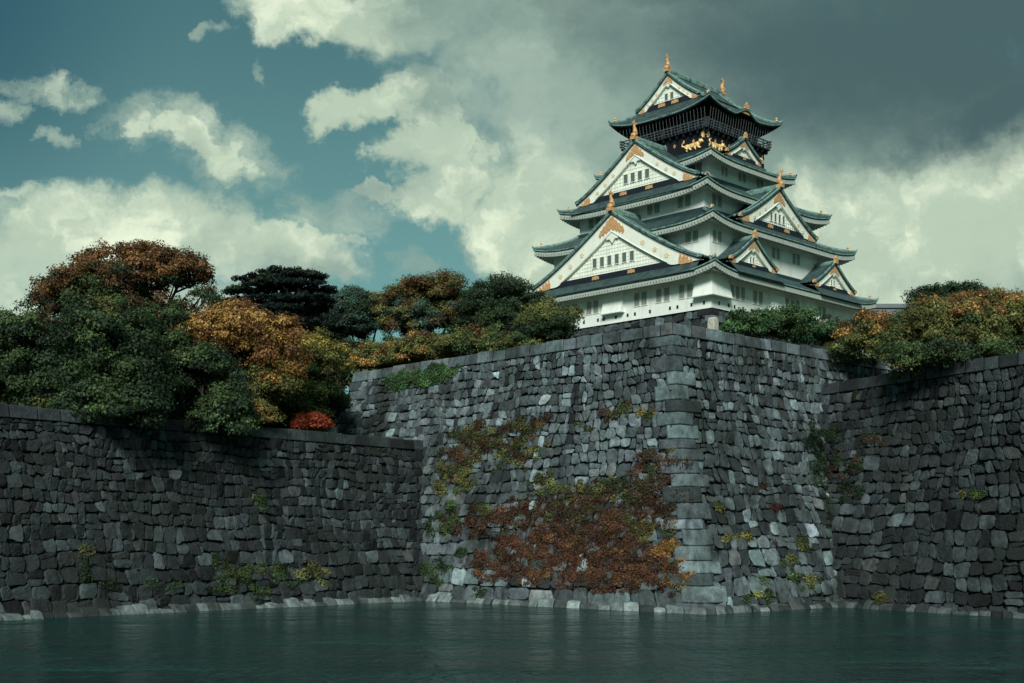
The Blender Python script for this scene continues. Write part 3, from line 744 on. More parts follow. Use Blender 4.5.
        for j in range(n-1):
            p4 = [A[j], A[j+1], B[j+1], B[j]]
            vs = [mp(p, q+.49, z) for p, z in p4] + [mp(p, q+.38, z) for p, z in p4]
            g.add(vs, [(0, 1, 2, 3), (0, 4, 5, 1), (3, 2, 6, 7), (4, 7, 6, 5)] + ([(0, 3, 7, 4)] if j == 0 else []) + ([(1, 5, 6, 2)] if j == n-2 else []))
        return g.build(name, M['gold'], G)
    for sg in (-1, 1):
        patch(.0, .15 if not small else .22, sg, .80, .10, amp=.09, peak=True)
        patch(.76, .91, sg, .95, .14, amp=.25)
        if not small:
            for t in (.36, .50, .63):
                g = MB(); zc0 = zr(t)-.07-bw*.48; r_ = .36*wv/15.4+.1
                out = [(sg*wr*t+r_*(1 if j % 2 else .62)*math.cos(j*math.pi/7), zc0+r_*(1 if j % 2 else .62)*math.sin(j*math.pi/7)) for j in range(14)]
                g.prism(out[::-1], mp, q+.39, q+.47); g.build('rosette', M['faded'], G)
    if not top:
        # pendant carving below the peak
        g = MB(); s_ = wv/15.4*1.9+.25; zp = za-.07-bw*.75
        out = [(0, .2), (.45, .1), (.95, -.35), (1.25, -.42), (.95, -.62), (.55, -.62), (.62, -1.0), (.3, -.95), (.0, -1.35), (-.3, -.95), (-.62, -1.0), (-.55, -.62), (-.95, -.62), (-1.25, -.42), (-.95, -.35), (-.45, .1)]
        g.prism([(a*s_*.8, zp+b*s_*.75) for a, b in out], mp, q+.05, q+.36); g.build('pendant', M['barge'], G)
    # finial
    f0 = side_map(k)(c, qf-.05, za+.75 if not small else za+.45); nf = ((-1, 0), (0, -1), (1, 0), (0, 1))[k]
    if not small: o = shachi(G, f0[0]-ox, f0[1]-oy, f0[2]-oz, nf[0], nf[1], fin)
    else:
        g = MB(); out = [(-.5, -.45), (-.42, .1), (-.5, .5), (-.2, .55), (0, 1.05), (.2, .55), (.5, .5), (.42, .1), (.5, -.45)]
        g.prism([(a*fin, za+.55+b*fin) for a, b in out][::-1], mp, qf-.2, qf+.22); g.build('ridge_end_tile', M['gold'], G)
    # foot tiles at the lower ends of the verge
    for sg in (-1, 1):
        g = MB(); zf0 = zr(.985)+.35
        g.prism([(sg*wr*.985+a*.5, zf0+b*.5) for a, b in [(-.55, -.4), (-.5, .3), (-.2, .35), (0, .65), (.2, .35), (.5, .3), (.55, -.4)]][::-1], mp, qf-.3, qf+.1); g.build('verge_foot_tile', M['gold'] if k == 1 else M['verdigris'], G)
    return G
make_gable(0, 19.5, 0, 15.4, 38.7, 47.55, 13.5, 6, (.78, 1.35, .62, 41.05), 1.05, 1)
make_gable(0, 14.25, 0, 11.2, 51.85, 58.95, 7.3, 4, (.8, 1.3, .55, 54.1), 1.0, 2)
make_gable(1, 14.6, .2, 9.8, 46.2, 51.9, 8.6, 4, (.62, 1.15, .45, 47.9), .95, 3, bw=1.75)
make_gable(1, 8.6, 0, 4.5, 57.8, 60.55, 7.3, 0, (.4, .6, .3, 58.6), .62, 4, small=True, bw=.85)
make_gable(1, 17.6, -10.7, 5.5, 38.7, 42.35, 14.5, 2, (.4, .8, .3, 39.55), .8, 5, small=True, bw=1.05)
make_gable(1, 17.6, 10.5, 5.7, 38.5, 42.15, 14.5, 2, (.4, .8, .3, 39.45), .8, 6, small=True, bw=1.05)
# the top roof: a gabled saddle on the hipped skirt, ridge along x
make_gable(0, 6.5, 0, 5.75, 66.5, 70.9, -.05, 2, (.6, 1.0, .45, 67.75), .95, 7, bw=1.1)
make_gable(2, 6.5, 0, 5.75, 66.5, 70.9, -.05, 2, (.6, 1.0, .45, 67.75), .95, 8, bw=1.1)
# gilt crest on the curved eave of the top roof
g = MB(); out = [(-.9, -.3), (-.5, .1), (-.65, .6), (-.2, .5), (0, 1.0), (.2, .5), (.65, .6), (.5, .1), (.9, -.3)]
g.prism([(a*.8, 65.35+b*.8) for a, b in out][::-1], side_map(1), 9.3, 9.6); g.build('eave_crest', M['gold'], keep)
g = MB(); g.prism([(1.7*math.cos(math.pi*j/10)*.9, 64.45+.42*math.sin(math.pi*j/10)) for j in range(11)], side_map(1), 9.2, 9.34); g.build('eave_plaque', M['gold'], keep)

# ---- black top storey
m_ = MB(); m_.box(-7.5, 7.5, -7.5, 7.5, 56.2-Z0, 61-Z0); m_.build('lower_black_wall', M['black'], keep)
m_ = MB(); m_.box(-6.7, 6.7, -6.7, 6.7, 61-Z0, 65.2-Z0); m_.build('upper_black_wall', M['black'], keep)
bal = MB()
bal.box(-8.15, 8.15, -8.15, 8.15, 60.95-Z0, 61.2-Z0)
for k in range(4):
    mp = side_map(k)
    for j in range(13):
        p = -7.6+15.2*j/12; bal.prism([(p-.13, 60.45), (p-.13, 60.95), (p+.13, 60.95), (p+.13, 60.45)], mp, 7.4, 8.05)
B_ = bal.build('balcony', M['black'], keep)
M['rail'] = mat('dark_rail', (.05, .06, .07), .5, .2, 2)
for k in range(4):
    r = MB(); mp = side_map(k)
    for zz_, th in ((62.3, .09), (61.9, .06), (61.5, .06)): r.prism([(-8.5, zz_-th), (-8.5, zz_+th), (8.5, zz_+th), (8.5, zz_-th)], mp, 8.0, 8.12)
    for j in range(11):
        p = -8.05+16.1*j/10; r.prism([(p-.07, 61.2), (p-.07, 62.45), (p+.07, 62.45), (p+.07, 61.2)], mp, 7.98, 8.14)
    r.build('railing', M['rail'], B_)
    s = MB()
    for j in range(9):
        p = -6.6+13.2*j/8; s.prism([(p-.12, 61.2), (p-.12, 64.6), (p+.12, 64.6), (p+.12, 61.2)], mp, 6.7, 6.82)
    s.build('wall_posts', M['rail'], keep)
    # gilt studs and crests
    for j in range(9):
        p = -7.0+14*j/8; g = MB(); r_ = .26 if j % 2 else .15; zc0 = 60.0 if j % 2 == 0 else 59.6
        g.prism([(p+r_*(1 if a % 2 else .6)*math.cos(a*math.pi/6), zc0+r_*1.3*(1 if a % 2 else .6)*math.sin(a*math.pi/6)) for a in range(12)][::-1], mp, 7.49, 7.56)
        g.build('gilt_stud', M['gold'] if j % 2 else M['palegold'], keep)
def tiger(k, pc, zc0, sg, s=1.0):
    """crouching tiger in gilt relief"""
    g = MB(); mp = side_map(k)
    def ell(p, z, rp, rz, d_=.16, n=14):
        rows = []
        for a in range(4):
            f = math.cos(a*math.pi/7); rows.append([mp(pc+sg*s*(p+rp*f*math.cos(2*math.pi*j/n)), 7.5+d_*math.sin(a*math.pi/7)*1.0, zc0+s*.8*(z+rz*f*math.sin(2*math.pi*j/n))) for j in range(n)])
        g.grid(rows, True); o = len(g.v)-n; g.f.append(tuple(range(o, o+n))); g.mi.append(0)
    def limb(pts, r): g.tube([mp(pc+sg*s*p, 7.56, zc0+s*.8*z) for p, z in pts], [x*s for x in r], 7)
    ell(-.05, .0, 1.0, .40, .22); ell(.75, .05, .5, .42, .26); ell(-.8, -.02, .5, .42, .24)
    ell(1.35, .35, .38, .34, .32); ell(1.62, .25, .17, .15, .36); ell(1.2, .68, .11, .12, .2); ell(1.48, .66, .1, .12, .2)
    limb([(.85, -.1), (1.05, -.5), (1.35, -.62)], [.2, .14, .12]); limb([(.5, -.2), (.45, -.55), (.65, -.72)], [.18, .13, .1])
    limb([(-.9, -.1), (-.75, -.45), (-1.0, -.62), (-.75, -.7)], [.26, .18, .12, .1]); limb([(-.5, -.2), (-.3, -.5), (-.1, -.68)], [.2, .13, .1])
    limb([(-1.2, .1), (-1.55, .25), (-1.6, .62), (-1.35, .85), (-1.2, .75)], [.12, .11, .1, .09, .05])
    g.build('tiger_relief', M['palegold'], keep, smooth=True)
tiger(0, -5.0, 59.0, -1, 1.15); tiger(1, -4.9, 59.0, 1, 1.15); tiger(0, 5.2, 59.0, 1, 1.05); tiger(1, 5.2, 59.0, 1, 1.05)
for k in (0, 1):    # corner crest and small crests
    g = MB(); mp = side_map(k); s_ = .55
    for pp in (-7.05,):
        g.prism([(pp+s_*(1 if a % 2 else .7)*math.cos(a*math.pi/8)*.75, 60.35+s_*1.2*(1 if a % 2 else .7)*math.sin(a*math.pi/8)) for a in range(16)][::-1], mp, 7.49, 7.6)
    g.build('corner_crest', M['palegold'], keep)
# safety net hung from the top eave to the balcony rim: thin cords
nt = MB()
for k in (0, 1):
    mp = side_map(k)
    for j in range(27):
        p = -8.3+16.6*j/26; nt.tube([mp(p, 9.0, 63.7), mp(p*.995, 8.75, 62.2), mp(p*.98, 8.3, 60.9)], .012, 4, caps=False)
M['cord'] = mat('net_cord', (.25, .30, .29), .8, .1)
nt.build('safety_net', M['cord'], keep)

# ---- the stone base under the keep
sb = empty('keep_base', (KX, KY, ZB), label='battered dark stone base that the white keep stands on', cat='stone base')
def kw(x, y): return v2(KX+ca*(x-y), KY+ca*(x+y))
ex_, ey_ = 19.15, 17.0
n0, n1_ = v2(-ca, -ca), v2(ca, -ca)
HK = 15.4
f0 = Face(kw(-ex_, ey_), kw(-ex_, -ey_), ZC+Z0-.05, HK, 5., n0, (v2(-ca, ca), 5.), (n1_, 5.)); f1 = Face(kw(-ex_, -ey_), kw(ex_, -ey_), ZC+Z0-.05, HK, 5., n1_, (n0, 5.), (v2(ca, ca), 5.))
def local_parent(objs, par):
    for o in objs:
        o.parent = par; o.matrix_parent_inverse = par.matrix_world.inverted()
bpy.context.view_layer.update()
for f_ in (f0, f1):
    before = set(C.objects)
    build_face(f_, 'rubble_face', sb, .62, 0.02, 1.5, foot=False)
    bpy.context.view_layer.update()
    local_parent([o for o in C.objects if o not in before], sb)
m_ = quoins(f0, f1, sb, .7, .02, 8); local_parent([m_], sb)
m_ = MB(); m_.add([(*kw(a*(ex_+.3), b*(ey_+.3)), ZC+Z0-.06) for a, b in ((-1, -1), (1, -1), (1, 1), (-1, 1))], [(0, 1, 2, 3)]); o = m_.build('base_top', M['mortar'], sb); local_parent([o], sb)

# ---- flat grey building right of the keep
ax, ay = at(877, 222); ann = empty('annex_building', (ax, ay, ZB), label='flat roofed grey building seen behind the shrubs right of the keep', cat='building')
W_, D_, T_ = 8.6, 12, zat(304, 222)-ZB
m_ = MB(); m_.box(-W_, W_, 0, D_, 0, T_-.7); m_.build('wall', M['annex'], ann)
m_ = MB(); m_.box(-W_-.3, W_+.3, -.3, D_+.3, T_-.7, T_); m_.build('roof', M['annex'], ann)
for j in range(5):
    m_ = MB(); x = -6.8+3.4*j; m_.box(x-.9, x+.9, -.06, .02, T_-5.4, T_-3.2); m_.build('window', M['pane'], ann)

# ---- pale stone gate pier on the bastion
px_, py_ = at(713, 113.5); pier = empty('stone_pillar', (px_, py_, ZB-.1), .75, label='short pale stone pillar on the bastion below the corner of the keep', cat='pillar')
hp = zat(315, 113.5)-ZB
m_ = MB(); m_.add([(a*.43, b*.43, 0) for a, b in ((-1, -1), (1, -1), (1, 1), (-1, 1))]+[(a*.36, b*.36, hp-.3) for a, b in ((-1, -1), (1, -1), (1, 1), (-1, 1))], [(0, 3, 2, 1), (4, 5, 6, 7), (0, 1, 5, 4), (1, 2, 6, 5), (2, 3, 7, 6), (3, 0, 4, 7)])
o = m_.build('shaft', M['pier'], pier); o.modifiers.new('bevel', 'BEVEL').width = .06
m_ = MB(); m_.add([(a*.33, b*.33, hp-.3) for a, b in ((-1, -1), (1, -1), (1, 1), (-1, 1))]+[(a*.16, b*.27, hp-.1) for a, b in ((-1, -1), (1, -1), (1, 1), (-1, 1))], [(0, 3, 2, 1), (4, 5, 6, 7), (0, 1, 5, 4), (1, 2, 6, 5), (2, 3, 7, 6), (3, 0, 4, 7)])
m_.build('cap', M['pier'], pier)

# ---------------------------------------------------------------- foliage
def leaf_object(name, cen, nrm, size, col, parent=None, aspect=.62):
    """many small leaf faces as one mesh"""
    n = len(cen); r = rng.normal(size=(n, 3)); a = np.cross(nrm, r); a /= np.linalg.norm(a, axis=1)[:, None]+1e-9
    b = np.cross(nrm, a); b /= np.linalg.norm(b, axis=1)[:, None]+1e-9
    s = size[:, None]
    fold = nrm*s*.22
    v = np.empty((n, 4, 3), np.float32)
    v[:, 0] = cen-a*s; v[:, 1] = cen-b*s*aspect+fold; v[:, 2] = cen+a*s*.95; v[:, 3] = cen+b*s*aspect+fold
    me = bpy.data.meshes.new(name); me.vertices.add(n*4); me.vertices.foreach_set('co', v.ravel())
    me.loops.add(n*4); me.loops.foreach_set('vertex_index', np.arange(n*4, dtype=np.int32))
    me.polygons.add(n); me.polygons.foreach_set('loop_start', np.arange(0, n*4, 4, dtype=np.int32)); me.polygons.foreach_set('loop_total', np.full(n, 4, np.int32))
    me.update(); at_ = me.color_attributes.new('Col', 'FLOAT_COLOR', 'POINT')
    c4 = np.ones((n, 4, 4), np.float32); c4[:, :, :3] = col[:, None, :]; at_.data.foreach_set('color', c4.ravel())
    me.materials.append(M['leaf']); me.validate()
    o = bpy.data.objects.new(name, me); C.objects.link(o)
    if parent: o.parent = parent
    return o
def sph(n, zmin=-1.):
    z = rng.uniform(zmin, 1, n); t = rng.uniform(0, 2*np.pi, n); r = np.sqrt(1-z*z)
    return np.stack([r*np.cos(t), r*np.sin(t), z], 1)
GREEN = (.052, .090, .034); DKGREEN = (.025, .048, .024); OLIVE = (.125, .135, .044); RUST = (.175, .092, .036); GOLD = (.35, .212, .066); YEL = (.30, .25, .055); BLUEG = (.048, .092, .066); LIME = (.065, .150, .055); RED = (.30, .062, .030); BLACKG = (.005, .013, .011); BROWN = (.085, .055, .026)
def crown(parent, lobes, pal, clump=1.0, dens=1., leaf=.17, flat=.62, zmin=-.45, name='crown', fill=.35):
    """lobes: (x, y, z, rx, ry, rz); pal(height 0..1, out 0..1, r) -> colour"""
    CE, NO, SZ, CO = [], [], [], []
    zlo = min(l[2]-l[5] for l in lobes); zhi = max(l[2]+l[5] for l in lobes)
    for (x, y, z, rx, ry, rz) in lobes:
        area = 4*math.pi*((rx*ry)**1.6/3+(rx*rz)**1.6/3+(ry*rz)**1.6/3)**(1/1.6)
        nc = max(5, int(area/(clump*clump)*.54*dens))
        for _ in range(nc):
            dd = sph(1, zmin)[0]; inner = rng.random() < fill
            rad = rng.uniform(.35, .8) if inner else rng.uniform(.76, 1.12)
            c = np.array([x, y, z])+dd*np.array([rx, ry, rz])*rad
            rc = clump*rng.uniform(.55, 1.15)
            leaf_ = leaf*.82; nl = int(150*rc*rc*(.17/leaf_)**2*dens)+12
            ld = sph(nl, -.7); rr = rng.uniform(.08, 1.15, nl)**.5
            st3 = np.array([rng.uniform(.75, 1.45), rng.uniform(.75, 1.45), flat*rng.uniform(.75, 1.5)]); off = ld*rr[:, None]*rc*st3; sh_ = rng.normal(0, .3, 2); off[:, :2] += off[:, 2:3]*sh_
            off += rng.normal(0, .10*rc, (nl, 3))
            CE.append(c+off)
            nn = ld+rng.normal(0, .55, (nl, 3))+dd*.35+np.array([0, 0, .25]); nn /= np.linalg.norm(nn, axis=1)[:, None]; NO.append(nn)
            SZ.append(leaf_*rng.uniform(.6, 1.35, nl))
            hz = (c[2]-zlo)/(zhi-zlo+1e-6)
            base = np.array(pal(hz, rad, rng.random()))*math.exp(rng.normal(0, .22))
            CO.append(base*np.exp(rng.normal(0, .30, (nl, 1)))*np.array([1, 1, 1])*(1+rng.normal(0, .07, (nl, 3))))
    return leaf_object(name, np.concatenate(CE), np.concatenate(NO), np.concatenate(SZ), np.clip(np.concatenate(CO), .002, .6), parent)
def trunk(parent, lobes, r0, mat_='bark', nb=3, base=(0, 0, 0)):
    mb = MB(); zmid = min(l[2] for l in lobes); top = Vector((np.mean([l[0] for l in lobes])*.5, np.mean([l[1] for l in lobes])*.5, max(.8, zmid*.6)))
    b0 = Vector(base)
    mb.tube([b0-Vector((0, 0, .3)), b0.lerp(top, .4)+Vector((rng.normal(0, .12), rng.normal(0, .12), 0)), top], [r0*1.25, r0*.9, r0*.8], 8)
    for l in lobes:
        c = Vector(l[:3]); mid = top.lerp(c, .5)+Vector((rng.normal(0, .3), rng.normal(0, .3), -.2))
        mb.tube([top, mid, c], [r0*.62, r0*.42, r0*.25], 7)
        for _ in range(nb+2):
            d_ = sph(1, -.1)[0]; e = c+Vector(d_)*1.0*0+Vector((d_[0]*l[3]*.9, d_[1]*l[4]*.9, d_[2]*l[5]*.9))
            st = mid.lerp(c, rng.uniform(.2, 1)); mb.tube([st, st.lerp(e, .5)+Vector((rng.normal(0, .2), rng.normal(0, .2), .1)), e], [r0*.26, r0*.17, r0*.06], 5)
    return mb.build('trunk', M[mat_], parent, smooth=True)
def tree(name, px, depth, z, lobes_px, pal, label, cat='tree', r0=.3, group=None, **kw):
    """lobes in picture units round the foot: (px centre, py centre, half width, half height, depth half, depth offset)"""
    group = group or {'shrub': 'shrubs and bushes on top of the walls', 'leaning_tree': 'trees leaning over the left wall'}.get(name, 'trees growing behind the moat walls')
    x, y = at(px, depth); T = empty(name, (x, y, z), label=label, cat=cat, group=group); lobes = []
    for l in lobes_px:
        dep = depth+(l[5] if len(l) > 5 else 0); m = dep/F
        lx = (l[0]-512)*m-x; lz = ZC+(545-l[1])*m-z; rx, rz = l[2]*m, l[3]*m; ry = l[4] if len(l) > 4 and l[4] else rx*.9
        lobes.append((lx, dep-depth, lz, rx, ry, rz))
    crown(T, lobes, pal, **kw)
    if r0: trunk(T, lobes, r0)
    return T
def blend(*ws):
    """palette: list of (colour, weight function of height)"""
    def f(h, o, r):
        w_ = np.array([max(0.0, k(h)) for _, k in ws]); w_ = w_/w_.sum(); c = np.cumsum(w_)
        return ws[int(np.searchsorted(c, min(r, .9999)))][0]
    return f
one = lambda v: (lambda h: v)
hi = lambda a, b: (lambda h: smooth01(h, a, b))
lo = lambda a, b: (lambda h: 1-smooth01(h, a, b))

# left terrace
tree('broadleaf_tree', 130, 109, ZL, [(95, 298, 52, 36, 0, 0), (135, 276, 50, 28, 0, 1), (183, 276, 28, 20, 0, 1), (70, 320, 42, 36), (120, 340, 60, 50), (205, 300, 13, 12, 0, 0), (160, 340, 40, 40)],
     blend((RUST, hi(.55, .85)), (BROWN, hi(.35, .65)), (DKGREEN, lo(.45, .95)), (GREEN, lo(.4, .9))), 'tallest tree at left with a rust brown domed crown over dark green', r0=.38, clump=.9, leaf=.14, fill=.22)
tree('broadleaf_tree', 20, 103, ZL, [(15, 345, 42, 34), (-30, 340, 45, 40), (30, 380, 40, 30), (-25, 385, 40, 30)],
     blend((BROWN, hi(.6, .95)), (DKGREEN, one(.6)), (GREEN, one(.3))), 'dark green tree with brownish top at the far left edge', r0=.3, leaf=.15)
tree('leaning_tree', 118, 97.6, ZL, [(110, 360, 46, 50, 0, -.5), (112, 414, 40, 32, 2.2, -2.6), (88, 396, 34, 34, 0, -1.2), (138, 398, 22, 34, 2.2, -2.2), (105, 328, 34, 28)],
     blend((GREEN, one(.45)), (DKGREEN, one(.9)), (OLIVE, hi(.8, 1))), 'dense dark green tree leaning over the left wall in front of the tallest tree', r0=.3, leaf=.16)
tree('broadleaf_tree', 245, 110, ZL, [(232, 340, 48, 30), (272, 352, 32, 34), (200, 338, 34, 26), (275, 388, 22, 30), (240, 328, 38, 20), (255, 410, 18, 20)],
     blend((GOLD, hi(.2, .7)), (RUST, hi(.3, .9)), (OLIVE, lo(.3, .8))), 'golden orange tree between the dark leaning trees and the yellow green tree', r0=.3, leaf=.14)
tree('leaning_tree', 215, 104.2, ZL, [(203, 385, 32, 38, 0, -.3), (218, 422, 30, 26, 2, -2.4), (200, 370, 22, 24), (232, 408, 18, 26, 1.5, -1.2)],
     blend((DKGREEN, one(.7)), (GREEN, one(.5)), (OLIVE, hi(.75, 1.1))), 'dark green tree hanging over the left wall below the golden orange tree', r0=.25, leaf=.16)
tree('shrub', 262, 106.6, ZL, [(262, 418, 14, 12), (250, 408, 12, 9)], blend((GOLD, one(.6)), (OLIVE, one(.5))), 'small gold bush on the edge of the left wall', 'shrub', r0=.08, leaf=.13, clump=.6)
tree('broadleaf_tree', 308, 117, ZL, [(310, 362, 36, 28), (288, 390, 30, 30), (306, 392, 20, 26), (292, 408, 26, 20), (318, 366, 20, 20)],
     blend((YEL, hi(.0, .8)), (OLIVE, one(.6)), (LIME, lo(.3, .9)), (GREEN, lo(.1, .5))), 'yellow green tree just left of the end of the bastion', r0=.25, leaf=.14)
tree('shrub', 310, 113, ZL, [(310, 423, 16, 9), (303, 425, 9, 7), (319, 425, 9, 7)], blend((RED, one(1)), ((.45, .09, .03), one(.6))), 'round bright red bush on top of the left wall', 'shrub', r0=.06, leaf=.11, clump=.5, dens=1.3)
o = crown(None, [((px-512)/F*122, 122, zat(400, 122), 2.8, 2.5, 4.6) for px in range(-40, 300, 26)] + [((334-512)/F*127, 127, zat(396, 127), 1.5, 1.4, 2.4), ((322-512)/F*126, 126, zat(405, 126), 1.8, 1.5, 3.)], blend((GREEN, one(.6)), (DKGREEN, one(.8)), (OLIVE, one(.25))), leaf=.2, clump=1.1, zmin=-1., name='undergrowth')
tag(o, 'undergrowth filling the space under the trees of the left terrace', 'undergrowth', kind='stuff')
# cedar: flat dark layers
x, y = at(280, 138); T = empty('cedar_tree', (x, y, ZL), label='nearly black cedar with flat layered branches on the skyline', cat='tree')
m = 138/F; zt_ = zat(265, 138)-ZL; lob = []
for (cx, cy, hw, hh) in [(280, 271, 22, 5), (262, 279, 26, 5), (302, 277, 22, 5), (284, 286, 36, 4.5), (243, 292, 20, 3), (320, 289, 18, 3.5), (262, 301, 34, 4.5), (305, 302, 30, 4.5), (276, 313, 44, 5), (322, 309, 14, 3), (234, 304, 13, 2.5), (280, 326, 44, 8)]:
    lob.append(((cx-280)*m, rng.uniform(-1.5, 1.5), zat(cy, 138)-ZL, hw*m, hw*m*.8, hh*m))
crown(T, lob, blend((BLACKG, one(1)), (DKGREEN, one(.15))), clump=.62, leaf=.15, flat=.34, zmin=-.6, dens=1.0)
trunk(T, lob, .35)
# terrace behind the bastion
tree('broadleaf_tree', 335, 152, ZB, [(335, 320, 34, 28), (352, 308, 20, 18), (318, 335, 22, 24)], blend((BLUEG, one(1)), (DKGREEN, one(.3))), 'blue green tree right behind the black cedar', leaf=.16, r0=.3)
tree('broadleaf_tree', 368, 154, ZB, [(362, 308, 22, 18), (378, 322, 18, 24), (350, 330, 20, 20)], blend((BLUEG, one(.6)), (OLIVE, hi(.5, 1)), (BROWN, hi(.5, 1))), 'dull olive tree between the blue green tree and the rusty one', leaf=.16, r0=.3)
tree('broadleaf_tree', 425, 150, ZB, [(432, 292, 36, 17), (410, 308, 32, 24), (452, 308, 26, 24), (428, 322, 44, 24)], blend((RUST, hi(.5, 1.)), (BROWN, one(.6)), (OLIVE, one(.7)), (BLUEG, lo(.3, .9))), 'rust topped tree in the middle of the grove behind the bastion', leaf=.15, r0=.3)
tree('broadleaf_tree', 503, 146, ZB, [(502, 300, 34, 22), (488, 318, 30, 24), (522, 318, 28, 24), (500, 330, 40, 18)], blend((DKGREEN, one(.9)), (GREEN, one(.5))), 'dark green round tree left of the keep', leaf=.15, r0=.3)
tree('broadleaf_tree', 552, 139, ZB, [(552, 322, 26, 18), (538, 332, 22, 16), (562, 334, 16, 12)], blend((OLIVE, hi(.4, .9)), (GREEN, one(.8)), (DKGREEN, lo(.3, .8))), 'olive green tree touching the lower left corner of the keep', leaf=.14, r0=.25)
SHR = [(385, 357, 30, 14, 'low orange tipped shrub nearest the left end of the bastion', (GOLD, .3), (OLIVE, .9)),
       (425, 350, 32, 16, 'olive shrub on the bastion, second from its left end', (OLIVE, .9), (GOLD, .12)),
       (468, 345, 30, 16, 'dull green shrub on the bastion below the dark round tree', (OLIVE, .8), (GREEN, .5)),
       (508, 346, 24, 12, 'low green shrub on the bastion nearest the keep', (OLIVE, .6), (GREEN, .5))]
for (cx, cy, hw, hh, lab, c1, c2) in SHR:
    u = (cx-512)/F; s_ = (12.6-u*100.7)/(.696+.718*u); dep = 100.7+.718*s_+4.5
    tree('shrub', cx, dep, ZB-.1, [(cx, cy, hw, hh, 2.2), (cx-hw*.5, cy+5, hw*.6, hh*.8, 2), (cx+hw*.55, cy+3, hw*.55, hh*.8, 2)], blend((c1[0], one(c1[1])), (c2[0], one(c2[1])), (BROWN, hi(.6, 1.2))), lab, 'shrub', r0=.08, leaf=.13, clump=.7, group=None)
o = crown(None, [((px-512)/F*143, 143, zat(352, 143)-1.2, 3.2, 2.5, 2.8) for px in range(335, 480, 22)], blend((OLIVE, one(.6)), (GREEN, one(.5)), (BROWN, one(.3))), leaf=.2, clump=1.1, zmin=-1., name='undergrowth')
tag(o, 'olive undergrowth between the bastion shrubs and the grove behind them', 'undergrowth', kind='stuff')
# right
tree('shrub', 775, 116, ZB-.1, [(752, 328, 30, 17), (782, 325, 34, 16), (815, 336, 22, 12), (735, 334, 18, 12)], blend((LIME, one(.9)), (GREEN, one(.8)), ((.03, .085, .04), one(.6))), 'fresh green bush on the bastion below the keep', 'shrub', r0=.12, leaf=.14, clump=.8)
tree('shrub', 826, 121, ZB-.1, [(826, 330, 20, 13), (838, 336, 14, 12)], blend((OLIVE, one(.5)), (BROWN, one(.5)), (DKGREEN, one(.5))), 'small brownish olive bush between the fresh green bush and the orange one', 'shrub', r0=.1, leaf=.13, clump=.7)
tree('broadleaf_tree', 873, 114, ZR, [(870, 334, 29, 22), (864, 352, 30, 18), (890, 334, 15, 17)], blend((RUST, hi(.55, 1.1)), (GOLD, hi(.4, 1.2)), (OLIVE, one(.9)), (GREEN, lo(.3, .8))), 'rounded orange olive tree at the foot of the grey building', r0=.16, leaf=.13, clump=.8)
tree('broadleaf_tree', 955, 104.5, ZR, [(955, 330, 60, 32), (985, 322, 46, 26), (920, 348, 38, 26), (950, 354, 60, 22, 0, -2.2), (925, 366, 36, 15, 2, -2.8), (1010, 342, 44, 36, 0, -.6), (962, 322, 54, 26)],
     blend((RUST, hi(.68, .95)), (GOLD, hi(.6, 1.1)), (OLIVE, hi(.0, .6)), (GREEN, lo(.3, .85)), (DKGREEN, lo(.1, .5))), 'broad orange tipped tree spilling over the right wall', r0=.25, leaf=.135, clump=.85)
tree('broadleaf_tree', 1020, 118, ZR, [(1015, 315, 26, 16), (1040, 322, 30, 22)], blend((RUST, one(.8)), (BROWN, one(.5)), (OLIVE, one(.3))), 'rusty tree at the right edge behind the broad orange tree', r0=.2, leaf=.14)
tree('broadleaf_tree', 952, 140, ZB, [(945, 294, 28, 8), (968, 295, 22, 8), (930, 300, 18, 10), (950, 306, 36, 12)], blend((DKGREEN, one(.9)), (GREEN, one(.4))), 'dark green tree showing above the broad orange tree', r0=.25, leaf=.15, flat=.5)
def bare(px, depth, z, top_py, label, seed):
    r = random.Random(seed); x, y = at(px, depth); T = empty('bare_tree', (x, y, z), label=label, cat='tree', group='bare trees at the right edge'); mb = MB()
    H = zat(top_py, depth)-z
    def br(p, d_, L, rad, lv):
        e = p+d_*L; mb.tube([p, p.lerp(e, .5)+Vector((r.gauss(0, .04)*L, r.gauss(0, .04)*L, .03*L)), e], [rad, rad*.8, rad*.55], 5, caps=False)
        if lv == 0: return
        for _ in range(4 if lv > 1 else 5):
            nd = (d_+Vector((r.gauss(0, .55), r.gauss(0, .55), r.gauss(.15, .3)))).normalized(); br(p.lerp(e, r.uniform(.55, 1)), nd, L*r.uniform(.55, .8), rad*.55, lv-1)
    br(Vector((0, 0, -.3)), Vector((0, 0, 1)), H*.38, .22, 4)
    mb.build('branches', M['twig'], T)
bare(1000, 146, ZB, 280, 'leafless grey tree at the right edge, left of its twin', 3); bare(1022, 142, ZB, 276, 'leafless grey tree cut by the right edge', 5)

